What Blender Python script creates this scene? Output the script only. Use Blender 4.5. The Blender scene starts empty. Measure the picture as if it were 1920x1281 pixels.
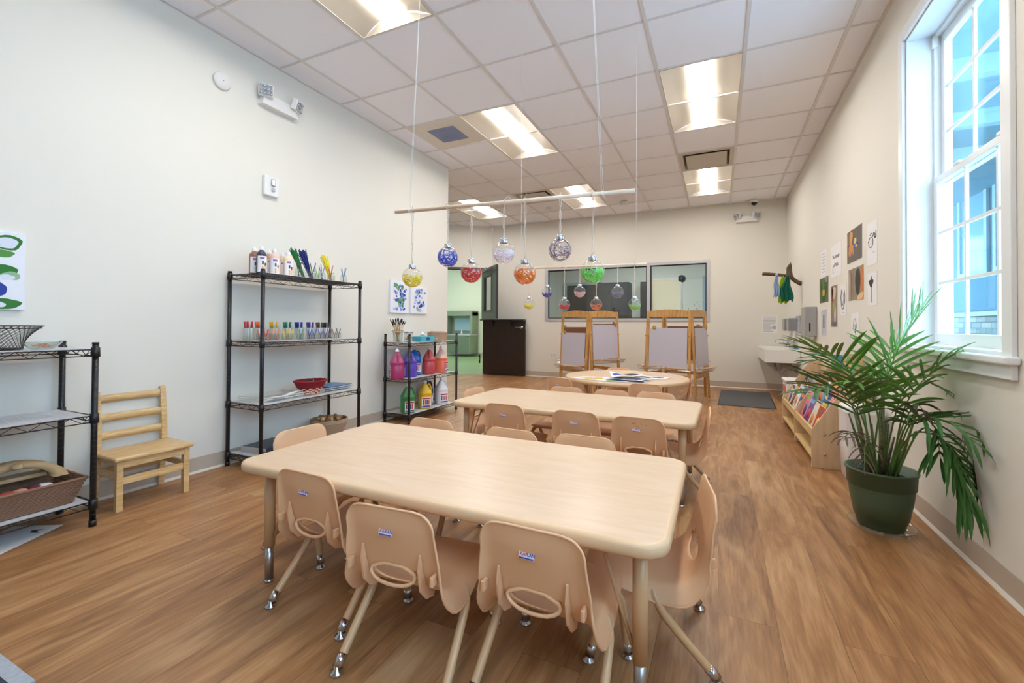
import bpy, bmesh, math, random
from mathutils import Vector, Matrix
PI = math.pi
C = bpy.context.scene.collection
scene = bpy.context.scene

# ------------------------------------------------------------------ camera
cam_d = bpy.data.cameras.new('camera'); cam = bpy.data.objects.new('camera', cam_d); C.objects.link(cam)
cam_d.sensor_width = 36.0; cam_d.lens = 822.0/1920*36; cam_d.shift_x = -0.0063; cam_d.shift_y = -0.0209
cam_d.clip_start = 0.02; cam_d.clip_end = 200
yaw, pitch, roll = 0.4279, -0.0120, 0.0062
F = Vector((-math.sin(yaw)*math.cos(pitch), math.cos(yaw)*math.cos(pitch), -math.sin(pitch)))
R = Vector((math.cos(yaw), math.sin(yaw), 0)); U = R.cross(F)
R2 = R*math.cos(roll)+U*math.sin(roll); U2 = -R*math.sin(roll)+U*math.cos(roll)
m = Matrix((R2, U2, -F)).transposed().to_4x4(); m.translation = Vector((0, 0, 0.9862))
cam.matrix_world = m
scene.camera = cam

# ------------------------------------------------------------------ exposure and world
scene.view_settings.view_transform = 'Standard'; scene.view_settings.look = 'None'
scene.view_settings.gamma = 1.0; scene.view_settings.use_curve_mapping = False
scene.view_settings.exposure = 1.13
W = bpy.data.worlds.new('sky'); scene.world = W; W.use_nodes = True
wn = W.node_tree.nodes; wl = W.node_tree.links
bg = wn['Background']; bg.inputs['Color'].default_value = (0.52, 0.72, 1.0, 1); bg.inputs['Strength'].default_value = 5.0
LAMP = 12.5            # troffer lens emission
TROFFER = (1.0, 0.965, 0.91)

H_C = 2.978; XR = 0.969; XL = -3.133; YB = 7.88; YL = 4.69; Y0 = -4.2; T = 0.6096; GX = 0.7834; GY = 2.9246

# ------------------------------------------------------------------ materials
def lin(c):
    return tuple(((v/255)/12.92 if v/255 <= 0.04045 else ((v/255+0.055)/1.055)**2.4) for v in c)
_m = {}
def mat(name, rgb=(200,200,200), rough=0.5, metal=0.0, noise=0.0, nscale=20, emit=0, trans=0, bump=0, bscale=200, coat=0, alpha=1, sub=0, spec=0.5, stretch=None):
    if name in _m: return _m[name]
    M = bpy.data.materials.new(name); M.use_nodes = True; _m[name] = M
    n = M.node_tree.nodes; l = M.node_tree.links; p = n['Principled BSDF']
    c = (*lin(rgb), 1)
    p.inputs['Base Color'].default_value = c; p.inputs['Roughness'].default_value = rough; p.inputs['Metallic'].default_value = metal
    p.inputs['Specular IOR Level'].default_value = spec
    if coat: p.inputs['Coat Weight'].default_value = coat
    if alpha < 1: p.inputs['Alpha'].default_value = alpha
    if trans: p.inputs['Transmission Weight'].default_value = trans
    if emit: p.inputs['Emission Color'].default_value = c; p.inputs['Emission Strength'].default_value = emit
    tc = n.new('ShaderNodeTexCoord')
    if noise or bump:
        mp = n.new('ShaderNodeMapping'); l.new(tc.outputs['Object'], mp.inputs['Vector'])
        if stretch: mp.inputs['Scale'].default_value = stretch
    if noise:
        t = n.new('ShaderNodeTexNoise'); t.inputs['Scale'].default_value = nscale; t.inputs['Detail'].default_value = 5
        l.new(mp.outputs[0], t.inputs['Vector'])
        mx = n.new('ShaderNodeMix'); mx.data_type = 'RGBA'
        mx.inputs[6].default_value = tuple(min(1, x*(1-noise)) for x in c[:3])+(1,)
        mx.inputs[7].default_value = tuple(min(1, x*(1+noise)) for x in c[:3])+(1,)
        l.new(t.outputs['Fac'], mx.inputs[0]); l.new(mx.outputs[2], p.inputs['Base Color'])
    if bump:
        t2 = n.new('ShaderNodeTexNoise'); t2.inputs['Scale'].default_value = bscale; l.new(mp.outputs[0], t2.inputs['Vector'])
        b = n.new('ShaderNodeBump'); b.inputs['Strength'].default_value = bump; b.inputs['Distance'].default_value = 0.002
        l.new(t2.outputs['Fac'], b.inputs['Height']); l.new(b.outputs[0], p.inputs['Normal'])
    return M
def wood(name, rgb, dark, scale=(1, 12, 12), rough=0.4, amount=1.0, wscale=3.0):
    if name in _m: return _m[name]
    M = mat(name, rgb, rough); n = M.node_tree.nodes; l = M.node_tree.links; p = n['Principled BSDF']
    tc = n.new('ShaderNodeTexCoord'); mp = n.new('ShaderNodeMapping'); mp.inputs['Scale'].default_value = scale
    l.new(tc.outputs['Object'], mp.inputs['Vector'])
    t = n.new('ShaderNodeTexNoise'); t.inputs['Scale'].default_value = wscale; t.inputs['Detail'].default_value = 6; t.inputs['Distortion'].default_value = 0.6
    l.new(mp.outputs[0], t.inputs['Vector'])
    cr = n.new('ShaderNodeValToRGB'); cr.color_ramp.elements[0].position = 0.35; cr.color_ramp.elements[1].position = 0.62
    a = lin(dark); b = lin(rgb)
    cr.color_ramp.elements[0].color = tuple(b[i]*(1-amount)+a[i]*amount for i in range(3))+(1,); cr.color_ramp.elements[1].color = (*b, 1)
    l.new(t.outputs['Fac'], cr.inputs['Fac']); l.new(cr.outputs['Color'], p.inputs['Base Color'])
    return M
def thin_glass(name, tint=(255,255,255), rough=0.0, ior=1.45, base=0.0):
    if name in _m: return _m[name]
    M = bpy.data.materials.new(name); M.use_nodes = True; _m[name] = M
    n = M.node_tree.nodes; l = M.node_tree.links; n.remove(n['Principled BSDF']); out = n['Material Output']
    tr = n.new('ShaderNodeBsdfTransparent'); tr.inputs['Color'].default_value = (*lin(tint), 1)
    gl = n.new('ShaderNodeBsdfGlossy'); gl.inputs['Roughness'].default_value = rough
    fr = n.new('ShaderNodeFresnel'); ge = n.new('ShaderNodeNewGeometry'); im = n.new('ShaderNodeMix'); im.inputs[2].default_value = ior; im.inputs[3].default_value = 1/ior; l.new(ge.outputs['Backfacing'], im.inputs[0]); l.new(im.outputs[0], fr.inputs['IOR'])
    ad = n.new('ShaderNodeMath'); ad.operation = 'ADD'; ad.inputs[1].default_value = base; l.new(fr.outputs[0], ad.inputs[0])
    mx = n.new('ShaderNodeMixShader'); l.new(ad.outputs[0], mx.inputs[0]); l.new(tr.outputs[0], mx.inputs[1]); l.new(gl.outputs[0], mx.inputs[2])
    l.new(mx.outputs[0], out.inputs['Surface'])
    return M

# ------------------------------------------------------------------ mesh helpers
class MB:
    def __init__(s): s.bm = bmesh.new(); s.mats = []; s.M = Matrix.Identity(4)
    def mi(s, m):
        if m not in s.mats: s.mats.append(m)
        return s.mats.index(m)
    def _fin(s, verts, faces, m, smooth=False):
        k = s.mi(m)
        for f in faces: f.material_index = k; f.smooth = smooth
        for v in verts: v.co = s.M @ v.co
    def box(s, x0, x1, y0, y1, z0, z1, m, bev=0, seg=2, smooth=False, rot=None):
        r = bmesh.ops.create_cube(s.bm, size=1); vs = r['verts']
        for v in vs: v.co = Vector(((x0+x1)/2+v.co.x*(x1-x0), (y0+y1)/2+v.co.y*(y1-y0), (z0+z1)/2+v.co.z*(z1-z0)))
        if rot is not None:
            c = Vector(((x0+x1)/2, (y0+y1)/2, (z0+z1)/2))
            for v in vs: v.co = c + rot @ (v.co-c)
        fs = set(f for v in vs for f in v.link_faces)
        if bev:
            es = set(e for v in vs for e in v.link_edges)
            r2 = bmesh.ops.bevel(s.bm, geom=list(es), offset=bev, segments=seg, profile=0.5, affect='EDGES')
            vs = set(r2['verts']); fs = set(r2['faces'])
            for v in list(vs):
                for f in v.link_faces: fs.add(f)
            vs = set(v for f in fs for v in f.verts)
        s._fin(vs, fs, m, smooth)
    def tube(s, pts, r, m, seg=10, cap=True, smooth=True, closed=False):
        pts = [Vector(p) for p in pts]; n = len(pts); rs = r if isinstance(r, (list, tuple)) else [r]*n
        rings = []; prev = None
        for i, p in enumerate(pts):
            if closed: t = (pts[(i+1) % n]-pts[i-1])
            else: t = (pts[min(i+1, n-1)]-pts[max(i-1, 0)])
            t.normalize()
            if prev is None:
                a = Vector((0, 0, 1)) if abs(t.z) < 0.9 else Vector((1, 0, 0)); u = t.cross(a).normalized()
            else:
                u = (prev-t*prev.dot(t));
                u = u.normalized() if u.length > 1e-6 else t.orthogonal().normalized()
            prev = u; v = t.cross(u)
            rings.append([s.bm.verts.new(p+(u*math.cos(2*PI*k/seg)+v*math.sin(2*PI*k/seg))*rs[i]) for k in range(seg)])
        fs = []
        for i in range(n if closed else n-1):
            a, b = rings[i], rings[(i+1) % n]
            for k in range(seg): fs.append(s.bm.faces.new((a[k], a[(k+1) % seg], b[(k+1) % seg], b[k])))
        if cap and not closed: fs.append(s.bm.faces.new(rings[0][::-1])); fs.append(s.bm.faces.new(rings[-1]))
        s._fin([v for rg in rings for v in rg], fs, m, smooth)
    def lathe(s, prof, m, seg=24, o=(0, 0, 0), smooth=True, sx=1, sy=1, axis=None):
        o = Vector(o); rings = []
        for (r, z) in prof:
            if r < 1e-6: rings.append([s.bm.verts.new(Vector((0, 0, z)))])
            else: rings.append([s.bm.verts.new(Vector((r*sx*math.cos(2*PI*k/seg), r*sy*math.sin(2*PI*k/seg), z))) for k in range(seg)])
        fs = []
        for a, b in zip(rings, rings[1:]):
            for k in range(seg):
                q = (k+1) % seg
                if len(a) == 1 and len(b) == 1: continue
                if len(a) == 1: fs.append(s.bm.faces.new((a[0], b[q], b[k])))
                elif len(b) == 1: fs.append(s.bm.faces.new((a[k], a[q], b[0])))
                else: fs.append(s.bm.faces.new((a[k], a[q], b[q], b[k])))
        vs = [v for rg in rings for v in rg]
        if axis is not None:
            q = Vector((0, 0, 1)).rotation_difference(Vector(axis).normalized())
            for v in vs: v.co = q @ v.co
        for v in vs: v.co += o
        s._fin(vs, fs, m, smooth)
    def poly(s, pts, m, smooth=False):
        vs = [s.bm.verts.new(Vector(p)) for p in pts]; f = s.bm.faces.new(vs); s._fin(vs, [f], m, smooth)
    def prism(s, pts, ext, m, smooth=False):
        ext = Vector(ext); a = [s.bm.verts.new(Vector(p)) for p in pts]; b = [s.bm.verts.new(Vector(p)+ext) for p in pts]; n = len(a)
        fs = [s.bm.faces.new(a[::-1]), s.bm.faces.new(b)]
        for k in range(n): fs.append(s.bm.faces.new((a[k], a[(k+1) % n], b[(k+1) % n], b[k])))
        s._fin(a+b, fs, m, smooth)
    def grid(s, P, m, smooth=True, close_u=False):
        V = [[s.bm.verts.new(Vector(p)) for p in row] for row in P]; fs = []
        for i in range(len(V)-1):
            n = len(V[0])
            for j in range(n if close_u else n-1):
                q = (j+1) % n; fs.append(s.bm.faces.new((V[i][j], V[i][q], V[i+1][q], V[i+1][j])))
        s._fin([v for r in V for v in r], fs, m, smooth)
    def build(s, name, parent=None, loc=(0, 0, 0), rz=0, mods=None, weld=0, recalc=True, ang=None):
        if weld: bmesh.ops.remove_doubles(s.bm, verts=s.bm.verts, dist=weld)
        if recalc: bmesh.ops.recalc_face_normals(s.bm, faces=s.bm.faces)
        me = bpy.data.meshes.new(name); s.bm.to_mesh(me); s.bm.free()
        for m in s.mats: me.materials.append(m)
        o = bpy.data.objects.new(name, me); C.objects.link(o)
        if parent is not None: o.parent = parent
        o.location = loc; o.rotation_euler = (0, 0, rz)
        return o
def tag(o, label=None, cat=None, group=None, kind=None):
    if label: o['label'] = label
    if cat: o['category'] = cat
    if group: o['group'] = group
    if kind: o['kind'] = kind
    return o
def thing(name, label, cat, loc=(0, 0, 0), rz=0, group=None):
    o = bpy.data.objects.new(name, None); C.objects.link(o); o.empty_display_size = 0.05
    o.location = loc; o.rotation_euler = (0, 0, rz); return tag(o, label, cat, group)
def struct(mb, name, **k):
    o = mb.build(name, **k); o['kind'] = 'structure'; return o
_kids = {}
def kids(o): return [c for c in bpy.data.objects if c.parent == o]
def dup(root, loc, rz=0, label=None, group=None, scale=None):
    def rec(src, par):
        c = src.copy(); C.objects.link(c)
        if par is not None: c.parent = par
        for ch in tree.get(src.name, []): rec(ch, c)
        return c
    tree = {}
    for o in bpy.data.objects:
        if o.parent: tree.setdefault(o.parent.name, []).append(o)
    c = rec(root, None); c.location = loc; c.rotation_euler = (0, 0, rz)
    if label: c['label'] = label
    if group: c['group'] = group
    if scale: c.scale = (scale,)*3
    return c
def text(body, size, m, name, parent, loc, rot=(PI/2, 0, 0), ext=0.0004, align='CENTER', bold=0.0):
    cu = bpy.data.curves.new('t', 'FONT'); cu.body = body; cu.size = size; cu.extrude = ext; cu.align_x = align; cu.align_y = 'CENTER'; cu.offset = bold; cu.resolution_u = 2
    t = bpy.data.objects.new('t', cu); C.objects.link(t)
    dg = bpy.context.evaluated_depsgraph_get(); me = bpy.data.meshes.new_from_object(t.evaluated_get(dg))
    bpy.data.objects.remove(t); me.materials.clear(); me.materials.append(m)
    o = bpy.data.objects.new(name, me); C.objects.link(o); o.parent = parent; o.location = loc; o.rotation_euler = rot
    return o
def bake_mods(o):
    dg = bpy.context.evaluated_depsgraph_get(); me = bpy.data.meshes.new_from_object(o.evaluated_get(dg))
    o.modifiers.clear(); o.data = me
def catmull(P, n):
    P = [Vector(p) for p in P]; Q = [P[0]*2-P[1]]+P+[P[-1]*2-P[-2]]; out = []
    for i in range(1, len(Q)-2):
        for k in range(n):
            t = k/n; a, b, c, d = Q[i-1:i+3]
            out.append(0.5*((2*b)+(c-a)*t+(2*a-5*b+4*c-d)*t*t+(3*b-a-3*c+d)*t**3))
    out.append(P[-1]); return out
def resample(P, n):
    L = [0]
    for a, b in zip(P, P[1:]): L.append(L[-1]+(b-a).length)
    out = []; j = 0
    for i in range(n):
        d = L[-1]*i/(n-1)
        while j < len(L)-2 and L[j+1] < d: j += 1
        t = (d-L[j])/max(1e-9, L[j+1]-L[j]); out.append(P[j].lerp(P[j+1], min(1, t)))
    return out
rnd = random.Random(7)

# ------------------------------------------------------------------ shared materials
M_wall = mat('wall_paint', (232,228,218), 0.75, bump=0.08, bscale=400)
M_ceil = mat('ceiling_tile', (246,245,250), 0.9, noise=0.02, nscale=300, bump=0.2, bscale=600)
M_grid = mat('ceiling_grid', (222,217,214), 0.5)
M_white = mat('white_paint', (240,240,238), 0.4)
M_base = mat('cove_base', (196,182,166), 0.5)
M_black = mat('black_powder_coat', (22,23,28), 0.35)
M_chrome = mat('chrome', (200,200,205), 0.15, 1.0)
M_steel = mat('brushed_steel', (190,190,192), 0.3, 1.0, noise=0.05, nscale=30)
M_alu = mat('anodised_aluminium', (200,200,205), 0.4, 0.3)
M_tan = mat('tan_plastic', (233,184,141), 0.42, noise=0.015, nscale=8)
M_tanmetal = mat('tan_enamel', (212,172,128), 0.3)
M_rim = mat('table_edge_band', (226,190,150), 0.3)
M_paper = mat('white_paper', (238,237,238), 0.8)
M_ink = mat('black_ink', (30,30,35), 0.7)
M_beech = wood('beech', (228,194,142), (205,165,108), (3, 30, 30), 0.35)
M_pine = wood('pine', (222,176,108), (196,142,78), (14, 14, 2), 0.35)
M_espresso = wood('espresso_veneer', (48,34,30), (38,27,24), (14, 14, 1), 0.3)
M_plastic_w = mat('white_plastic', (236,234,232), 0.4)
M_glass = thin_glass('clear_glass', (250,252,252))
M_jar = thin_glass('jar_glass', (244,248,246), ior=1.5, base=0.03)
# ================================================================== SETTING
def floor_mat():
    M = bpy.data.materials.new('oak_vinyl_planks'); M.use_nodes = True; n = M.node_tree.nodes; l = M.node_tree.links; p = n['Principled BSDF']
    tc = n.new('ShaderNodeTexCoord'); mp = n.new('ShaderNodeMapping'); mp.inputs['Rotation'].default_value = (0, 0, PI/2); l.new(tc.outputs['Object'], mp.inputs['Vector'])
    br = n.new('ShaderNodeTexBrick'); br.inputs['Scale'].default_value = 1.0; br.inputs['Brick Width'].default_value = 1.22; br.inputs['Row Height'].default_value = 0.178
    br.inputs['Mortar Size'].default_value = 0.0007; br.inputs['Mortar Smooth'].default_value = 0.3; br.offset = 0.37
    br.inputs['Color1'].default_value = (0, 0, 0, 1); br.inputs['Color2'].default_value = (1, 1, 1, 1); br.inputs['Mortar'].default_value = (0.35, 0.35, 0.35, 1)
    l.new(mp.outputs[0], br.inputs['Vector'])
    # every plank offsets the grain so neighbours differ
    off = n.new('ShaderNodeVectorMath'); off.operation = 'SCALE'; off.inputs['Scale'].default_value = 7.3; l.new(br.outputs['Color'], off.inputs[0])
    ad = n.new('ShaderNodeVectorMath'); ad.operation = 'ADD'; l.new(tc.outputs['Object'], ad.inputs[0]); l.new(off.outputs[0], ad.inputs[1])
    def noise(scale, stretch, detail, dist):
        m2 = n.new('ShaderNodeMapping'); m2.inputs['Scale'].default_value = stretch; l.new(ad.outputs[0], m2.inputs['Vector'])
        t = n.new('ShaderNodeTexNoise'); t.inputs['Scale'].default_value = scale; t.inputs['Detail'].default_value = detail; t.inputs['Distortion'].default_value = dist
        l.new(m2.outputs[0], t.inputs['Vector']); return t
    g1 = noise(2.2, (7, 0.9, 1), 8, 1.2); g2 = noise(14, (9, 0.7, 1), 4, 0.3); g3 = noise(1.4, (2.4, 0.8, 1), 3, 0.8)
    cr = n.new('ShaderNodeValToRGB'); e = cr.color_ramp.elements
    e[0].position = 0.28; e[0].color = (*lin((120, 80, 50)), 1); e[1].position = 0.75; e[1].color = (*lin((200, 156, 110)), 1)
    e2 = cr.color_ramp.elements.new(0.5); e2.color = (*lin((164, 117, 75)), 1)
    mx = n.new('ShaderNodeMix'); mx.inputs[0].default_value = 0.3; l.new(g1.outputs['Fac'], mx.inputs[2]); l.new(g2.outputs['Fac'], mx.inputs[3])
    mb = n.new('ShaderNodeMath'); mb.operation = 'MULTIPLY_ADD'; mb.inputs[1].default_value = 0.10; l.new(br.outputs['Color'], mb.inputs[0])
    sb = n.new('ShaderNodeMath'); sb.operation = 'SUBTRACT'; sb.inputs[1].default_value = 0.05; l.new(mx.outputs[0], sb.inputs[0]); l.new(sb.outputs[0], mb.inputs[2])
    l.new(mb.outputs[0], cr.inputs['Fac'])
    cr2 = n.new('ShaderNodeValToRGB'); cr2.color_ramp.elements[0].position = 0.58; cr2.color_ramp.elements[0].color = (0, 0, 0, 1); cr2.color_ramp.elements[1].position = 0.75; cr2.color_ramp.elements[1].color = (0.45, 0.45, 0.45, 1)
    l.new(g3.outputs['Fac'], cr2.inputs['Fac'])
    m3 = n.new('ShaderNodeMix'); m3.data_type = 'RGBA'; m3.inputs[7].default_value = (*lin((214, 176, 132)), 1); l.new(cr2.outputs['Color'], m3.inputs[0]); l.new(cr.outputs['Color'], m3.inputs[6])
    m4 = n.new('ShaderNodeMix'); m4.data_type = 'RGBA'; m4.inputs[7].default_value = (*lin((92, 62, 40)), 1); l.new(br.outputs['Fac'], m4.inputs[0]); l.new(m3.outputs[2], m4.inputs[6])
    l.new(m4.outputs[2], p.inputs['Base Color'])
    p.inputs['Roughness'].default_value = 0.38; p.inputs['Specular IOR Level'].default_value = 0.45
    bp = n.new('ShaderNodeBump'); bp.inputs['Strength'].default_value = 0.12; bp.inputs['Distance'].default_value = 0.001; l.new(g2.outputs['Fac'], bp.inputs['Height']); l.new(bp.outputs[0], p.inputs['Normal'])
    return M
DX, DY = -0.795, -0.607          # run of the oblique wall with the doorway, from its corner with the back wall
KX, KY = -4.19, 7.88
def ob(s, back=0.0): return (KX+DX*s-back*0.607, KY+DY*s+back*0.795)
b = MB(); M_floor = floor_mat()
a1 = ob(3.0); b.poly([(XR, Y0, 0), (XR, YB, 0), (KX, KY, 0), (a1[0], a1[1], 0), (a1[0], YL-0.2, 0), (XL-0.001, YL-0.2, 0), (XL-0.001, Y0, 0)][::-1], M_floor)
struct(b, 'floor')
b = MB(); M_green = mat('green_sheet_floor', (142, 170, 122), 0.35, noise=0.08, nscale=2)
p0 = ob(-0.2, 0.0); p1 = ob(3.0, 0.0); b.poly([(p0[0], p0[1], -0.002), (-4.2, 13, -0.002), (-10, 13, -0.002), (-10, p1[1], -0.002), (p1[0], p1[1], -0.002)], M_green)
struct(b, 'floor')

# lights, vents and panels sit in ceiling cells (col from the right, row into the room)
TROFF = [(4, 1), (1, 1), (1, 5), (4, 5), (7, 5), (4, -3), (1, -3), (1, -7)]
skip = set()
for c_, r_ in TROFF: skip |= {(c_, r_), (c_, r_+1)}
skip |= {(1, 4), (5, 5), (5, 1)}
b = MB()
for c_ in range(-1, 10):
    for r_ in range(-12, 9):
        x1 = GX-c_*T; x0 = x1-T; y0 = GY+r_*T; y1 = y0+T
        for (xa, xb, ya, yb) in ((XL, XR, Y0, YB), (-6.0, XL, YL, YB)):
            X0, X1, Ya, Yb = max(x0, xa), min(x1, xb), max(y0, ya), min(y1, yb)
            if X1-X0 < 0.002 or Yb-Ya < 0.002 or (c_, r_) in skip: continue
            b.poly([(X0, Ya, H_C+0.006), (X0, Yb, H_C+0.006), (X1, Yb, H_C+0.006), (X1, Ya, H_C+0.006)], M_ceil)
g = 0.012
for (xa, xb, ya, yb) in ((XL, XR, Y0, YB), (-6.0, XL, YL, YB)):
    for c_ in range(-1, 11):
        x = GX-c_*T
        if xa < x < xb: b.box(x-g, x+g, ya, yb, H_C-0.001, H_C+0.012, M_grid)
    for r_ in range(-12, 10):
        y = GY+r_*T
        if ya < y < yb: b.box(xa, xb, y-g*0.6, y+g*0.6, H_C-0.0005, H_C+0.012, M_grid)
for (xa, xb, ya, yb) in ((XL, XL+0.02, Y0, YL), (XR-0.02, XR, Y0, YB), (-4.2, XR, YB-0.02, YB)): b.box(xa, xb, ya, yb, H_C-0.002, H_C+0.012, M_grid)
b.box(-6.2, 1.2, Y0-0.1, 8.0, H_C+0.16, H_C+0.2, M_ceil)
struct(b, 'ceiling')

def wall_holes(b, length, h, thick, holes, m, z0=0):
    """wall in local x (0..length), z; holes = (x0,x1,z0,z1); thickness along +y"""
    xs = sorted({0, length} | {v for q in holes for v in q[:2]}); zs = sorted({z0, h} | {v for q in holes for v in q[2:]})
    for xa, xb in zip(xs, xs[1:]):
        for za, zb in zip(zs, zs[1:]):
            if any(q[0] <= xa and xb <= q[1] and q[2] <= za and zb <= q[3] for q in holes): continue
            b.box(xa, xb, 0, thick, za, zb, m)
# right wall: local x runs along -y world, origin at far corner
WIN = [(2.215, 3.165), (-1.25, -0.30), (-0.1, 0.85)]
def RX(y): return YB-y
b = MB(); wall_holes(b, YB-Y0, H_C+0.1, 0.2, [(RX(w[1]), RX(w[0]), 0.885, 2.62) for w in WIN], M_wall); struct(b, 'wall_right', loc=(XR, YB, 0), rz=-PI/2)
b = MB(); wall_holes(b, YL-Y0, H_C+0.1, 0.12, [], M_wall); struct(b, 'wall_left', loc=(XL, Y0, 0), rz=PI/2, weld=0)
b = MB(); b.box(-6.2, XL, YL-0.12, YL, 0, H_C+0.1, M_wall); struct(b, 'wall_left_return')
b = MB(); wall_holes(b, XR+0.2-KX, H_C+0.1, 0.12, [(-3.035-KX, -0.128-KX, 1.07, 2.09)], M_wall); struct(b, 'wall_back', loc=(KX, YB, 0))
b = MB(); b.box(XL-0.12, XR+0.2, Y0-0.12, Y0, 0, H_C+0.1, M_wall); struct(b, 'wall_front')
# oblique wall: local x from the left end to the corner
ang = math.atan2(-DY, -DX); e0 = ob(2.6)
b = MB(); wall_holes(b, 2.6, H_C+0.1, 0.12, [(2.6-1.10, 2.6-0.165, 0, 2.10)], M_wall); struct(b, 'wall_alcove', loc=(e0[0], e0[1], 0), rz=ang)
b = MB(); b.box(-6.2, -6.1, YL-0.1, 8.0, 0, H_C+0.1, M_wall); struct(b, 'wall_side')
# cove bases
M_toe_sheen = mat('cove_base_toe_sheen', (222,214,204), 0.4)  # paler than the base: reflection along the toe put into its colour
def cove(name, length, loc, rz, gaps=()):
    b = MB(); xs = [0]+[v for q in gaps for v in q]+[length]
    for xa, xb in zip(xs[::2], xs[1::2]):
        b.box(xa, xb, -0.004, 0.0, 0.012, 0.102, M_base); b.prism([(xa, -0.004, 0.014), (xa, -0.016, 0.0005), (xa, 0, 0.0005), (xa, 0, 0.014)], (xb-xa, 0, 0), M_toe_sheen)
    struct(b, name, loc=loc, rz=rz)
cove('baseboard_left', YL-Y0, (XL+0.0005, Y0, 0), PI/2)
cove('baseboard_right', YB-Y0, (XR-0.0005, YB, 0), -PI/2)
cove('baseboard_back', XR-KX, (KX, YB-0.0005, 0), 0)
cove('baseboard_alcove', 2.6, (e0[0]+0.0003, e0[1]-0.0004, 0), ang, gaps=((1.47, 2.465),))
# door frame in the oblique wall
b = MB(); M_frame = mat('door_frame_paint', (226,226,222), 0.4)
for xa, xb in ((2.6-1.15, 2.6-1.10), (2.6-0.165, 2.6-0.125)): b.box(xa, xb, -0.012, 0.132, 0.001, 2.14, M_frame, 0.003)
b.box(2.6-1.15, 2.6-0.125, -0.012, 0.132, 2.10, 2.145, mat('door_head_dark', (92,84,72), 0.5), 0.003)
struct(b, 'trim_1', loc=(e0[0], e0[1], 0), rz=ang)

# ---- dutch door leaves
hx, hy = ob(0.19); hx += 0.02; hy -= 0.035
ax, ay = 0.718, -0.696      # upper leaf opens into the room
def leaf_upper():
    L = 0.905; r = bpy.data.objects.new('door_1', None); C.objects.link(r); r.location = (hx, hy, 1.105); r.rotation_euler = (0, 0, math.atan2(ay, ax)); r['kind'] = 'structure'
    M_up = wood('espresso_upper', (62,62,66), (50,50,54), (14, 14, 1), 0.28)
    b = MB(); 
    xs = [0, 0.17, 0.62, L]; zs = [0, 0.16, 0.82, 0.99]
    for i in range(3):
        for j in range(3):
            if i == 1 and j == 1: continue
            b.box(xs[i], xs[i+1], -0.022, 0.022, zs[j], zs[j+1], M_up)
    b.build('door_leaf', r)
    b = MB()
    for xa, xb, za, zb in ((0.15, 0.175, 0.14, 0.84), (0.615, 0.64, 0.14, 0.84), (0.15, 0.64, 0.14, 0.165), (0.15, 0.64, 0.815, 0.84)): b.box(xa, xb, -0.026, 0.026, za, zb, M_black)
    b.build('vision_frame', r)
    b = MB(); b.box(0.175, 0.615, -0.003, 0.003, 0.165, 0.815, M_glass); b.build('vision_glass', r)
    b = MB(); b.box(0.06, 0.34, -0.06, -0.024, 0.93, 0.975, M_steel, 0.006); b.tube([(0.1, -0.05, 0.98), (0.5, -0.075, 0.98)], 0.008, M_steel); b.build('door_closer', r)
    return r
leaf_upper()
def leaf_lower():
    ex, ey = -3.40, 7.845; r = bpy.data.objects.new('door_2', None); C.objects.link(r); sx, sy = hx+0.02, hy-0.002
    a = math.atan2(7.79-sy, ex-sx); L = math.hypot(ex-sx, 7.79-sy); r.location = (sx, sy, 0.008); r.rotation_euler = (0, 0, a); r['kind'] = 'structure'
    b = MB(); b.box(0, L, -0.022, 0.022, 0, 1.07, M_espresso, 0.002); b.build('door_leaf', r)
    b = MB(); b.box(-0.01, L+0.005, -0.15, 0.03, 1.071, 1.093, M_espresso, 0.003)
    for x in (0.22, 0.62): b.prism([(x, -0.023, 1.07), (x, -0.12, 1.07), (x, -0.023, 0.95)], (0.02, 0, 0), M_black)
    b.build('door_shelf', r)
    b = MB(); b.lathe([(0, 0), (0.032, 0), (0.034, 0.004), (0.03, 0.01), (0.012, 0.012), (0.011, 0.05), (0, 0.052)], M_steel, o=(L-0.075, -0.022, 0.94), axis=(0, -1, 0)); b.tube([(L-0.075, -0.065, 0.94), (L-0.10, -0.07, 0.94), (L-0.2, -0.068, 0.938)], [0.01, 0.009, 0.008], M_steel); b.box(L-0.001, L+0.002, -0.012, 0.012, 0.90, 0.98, M_steel); b.build('door_handle', r)
leaf_lower()

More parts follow.
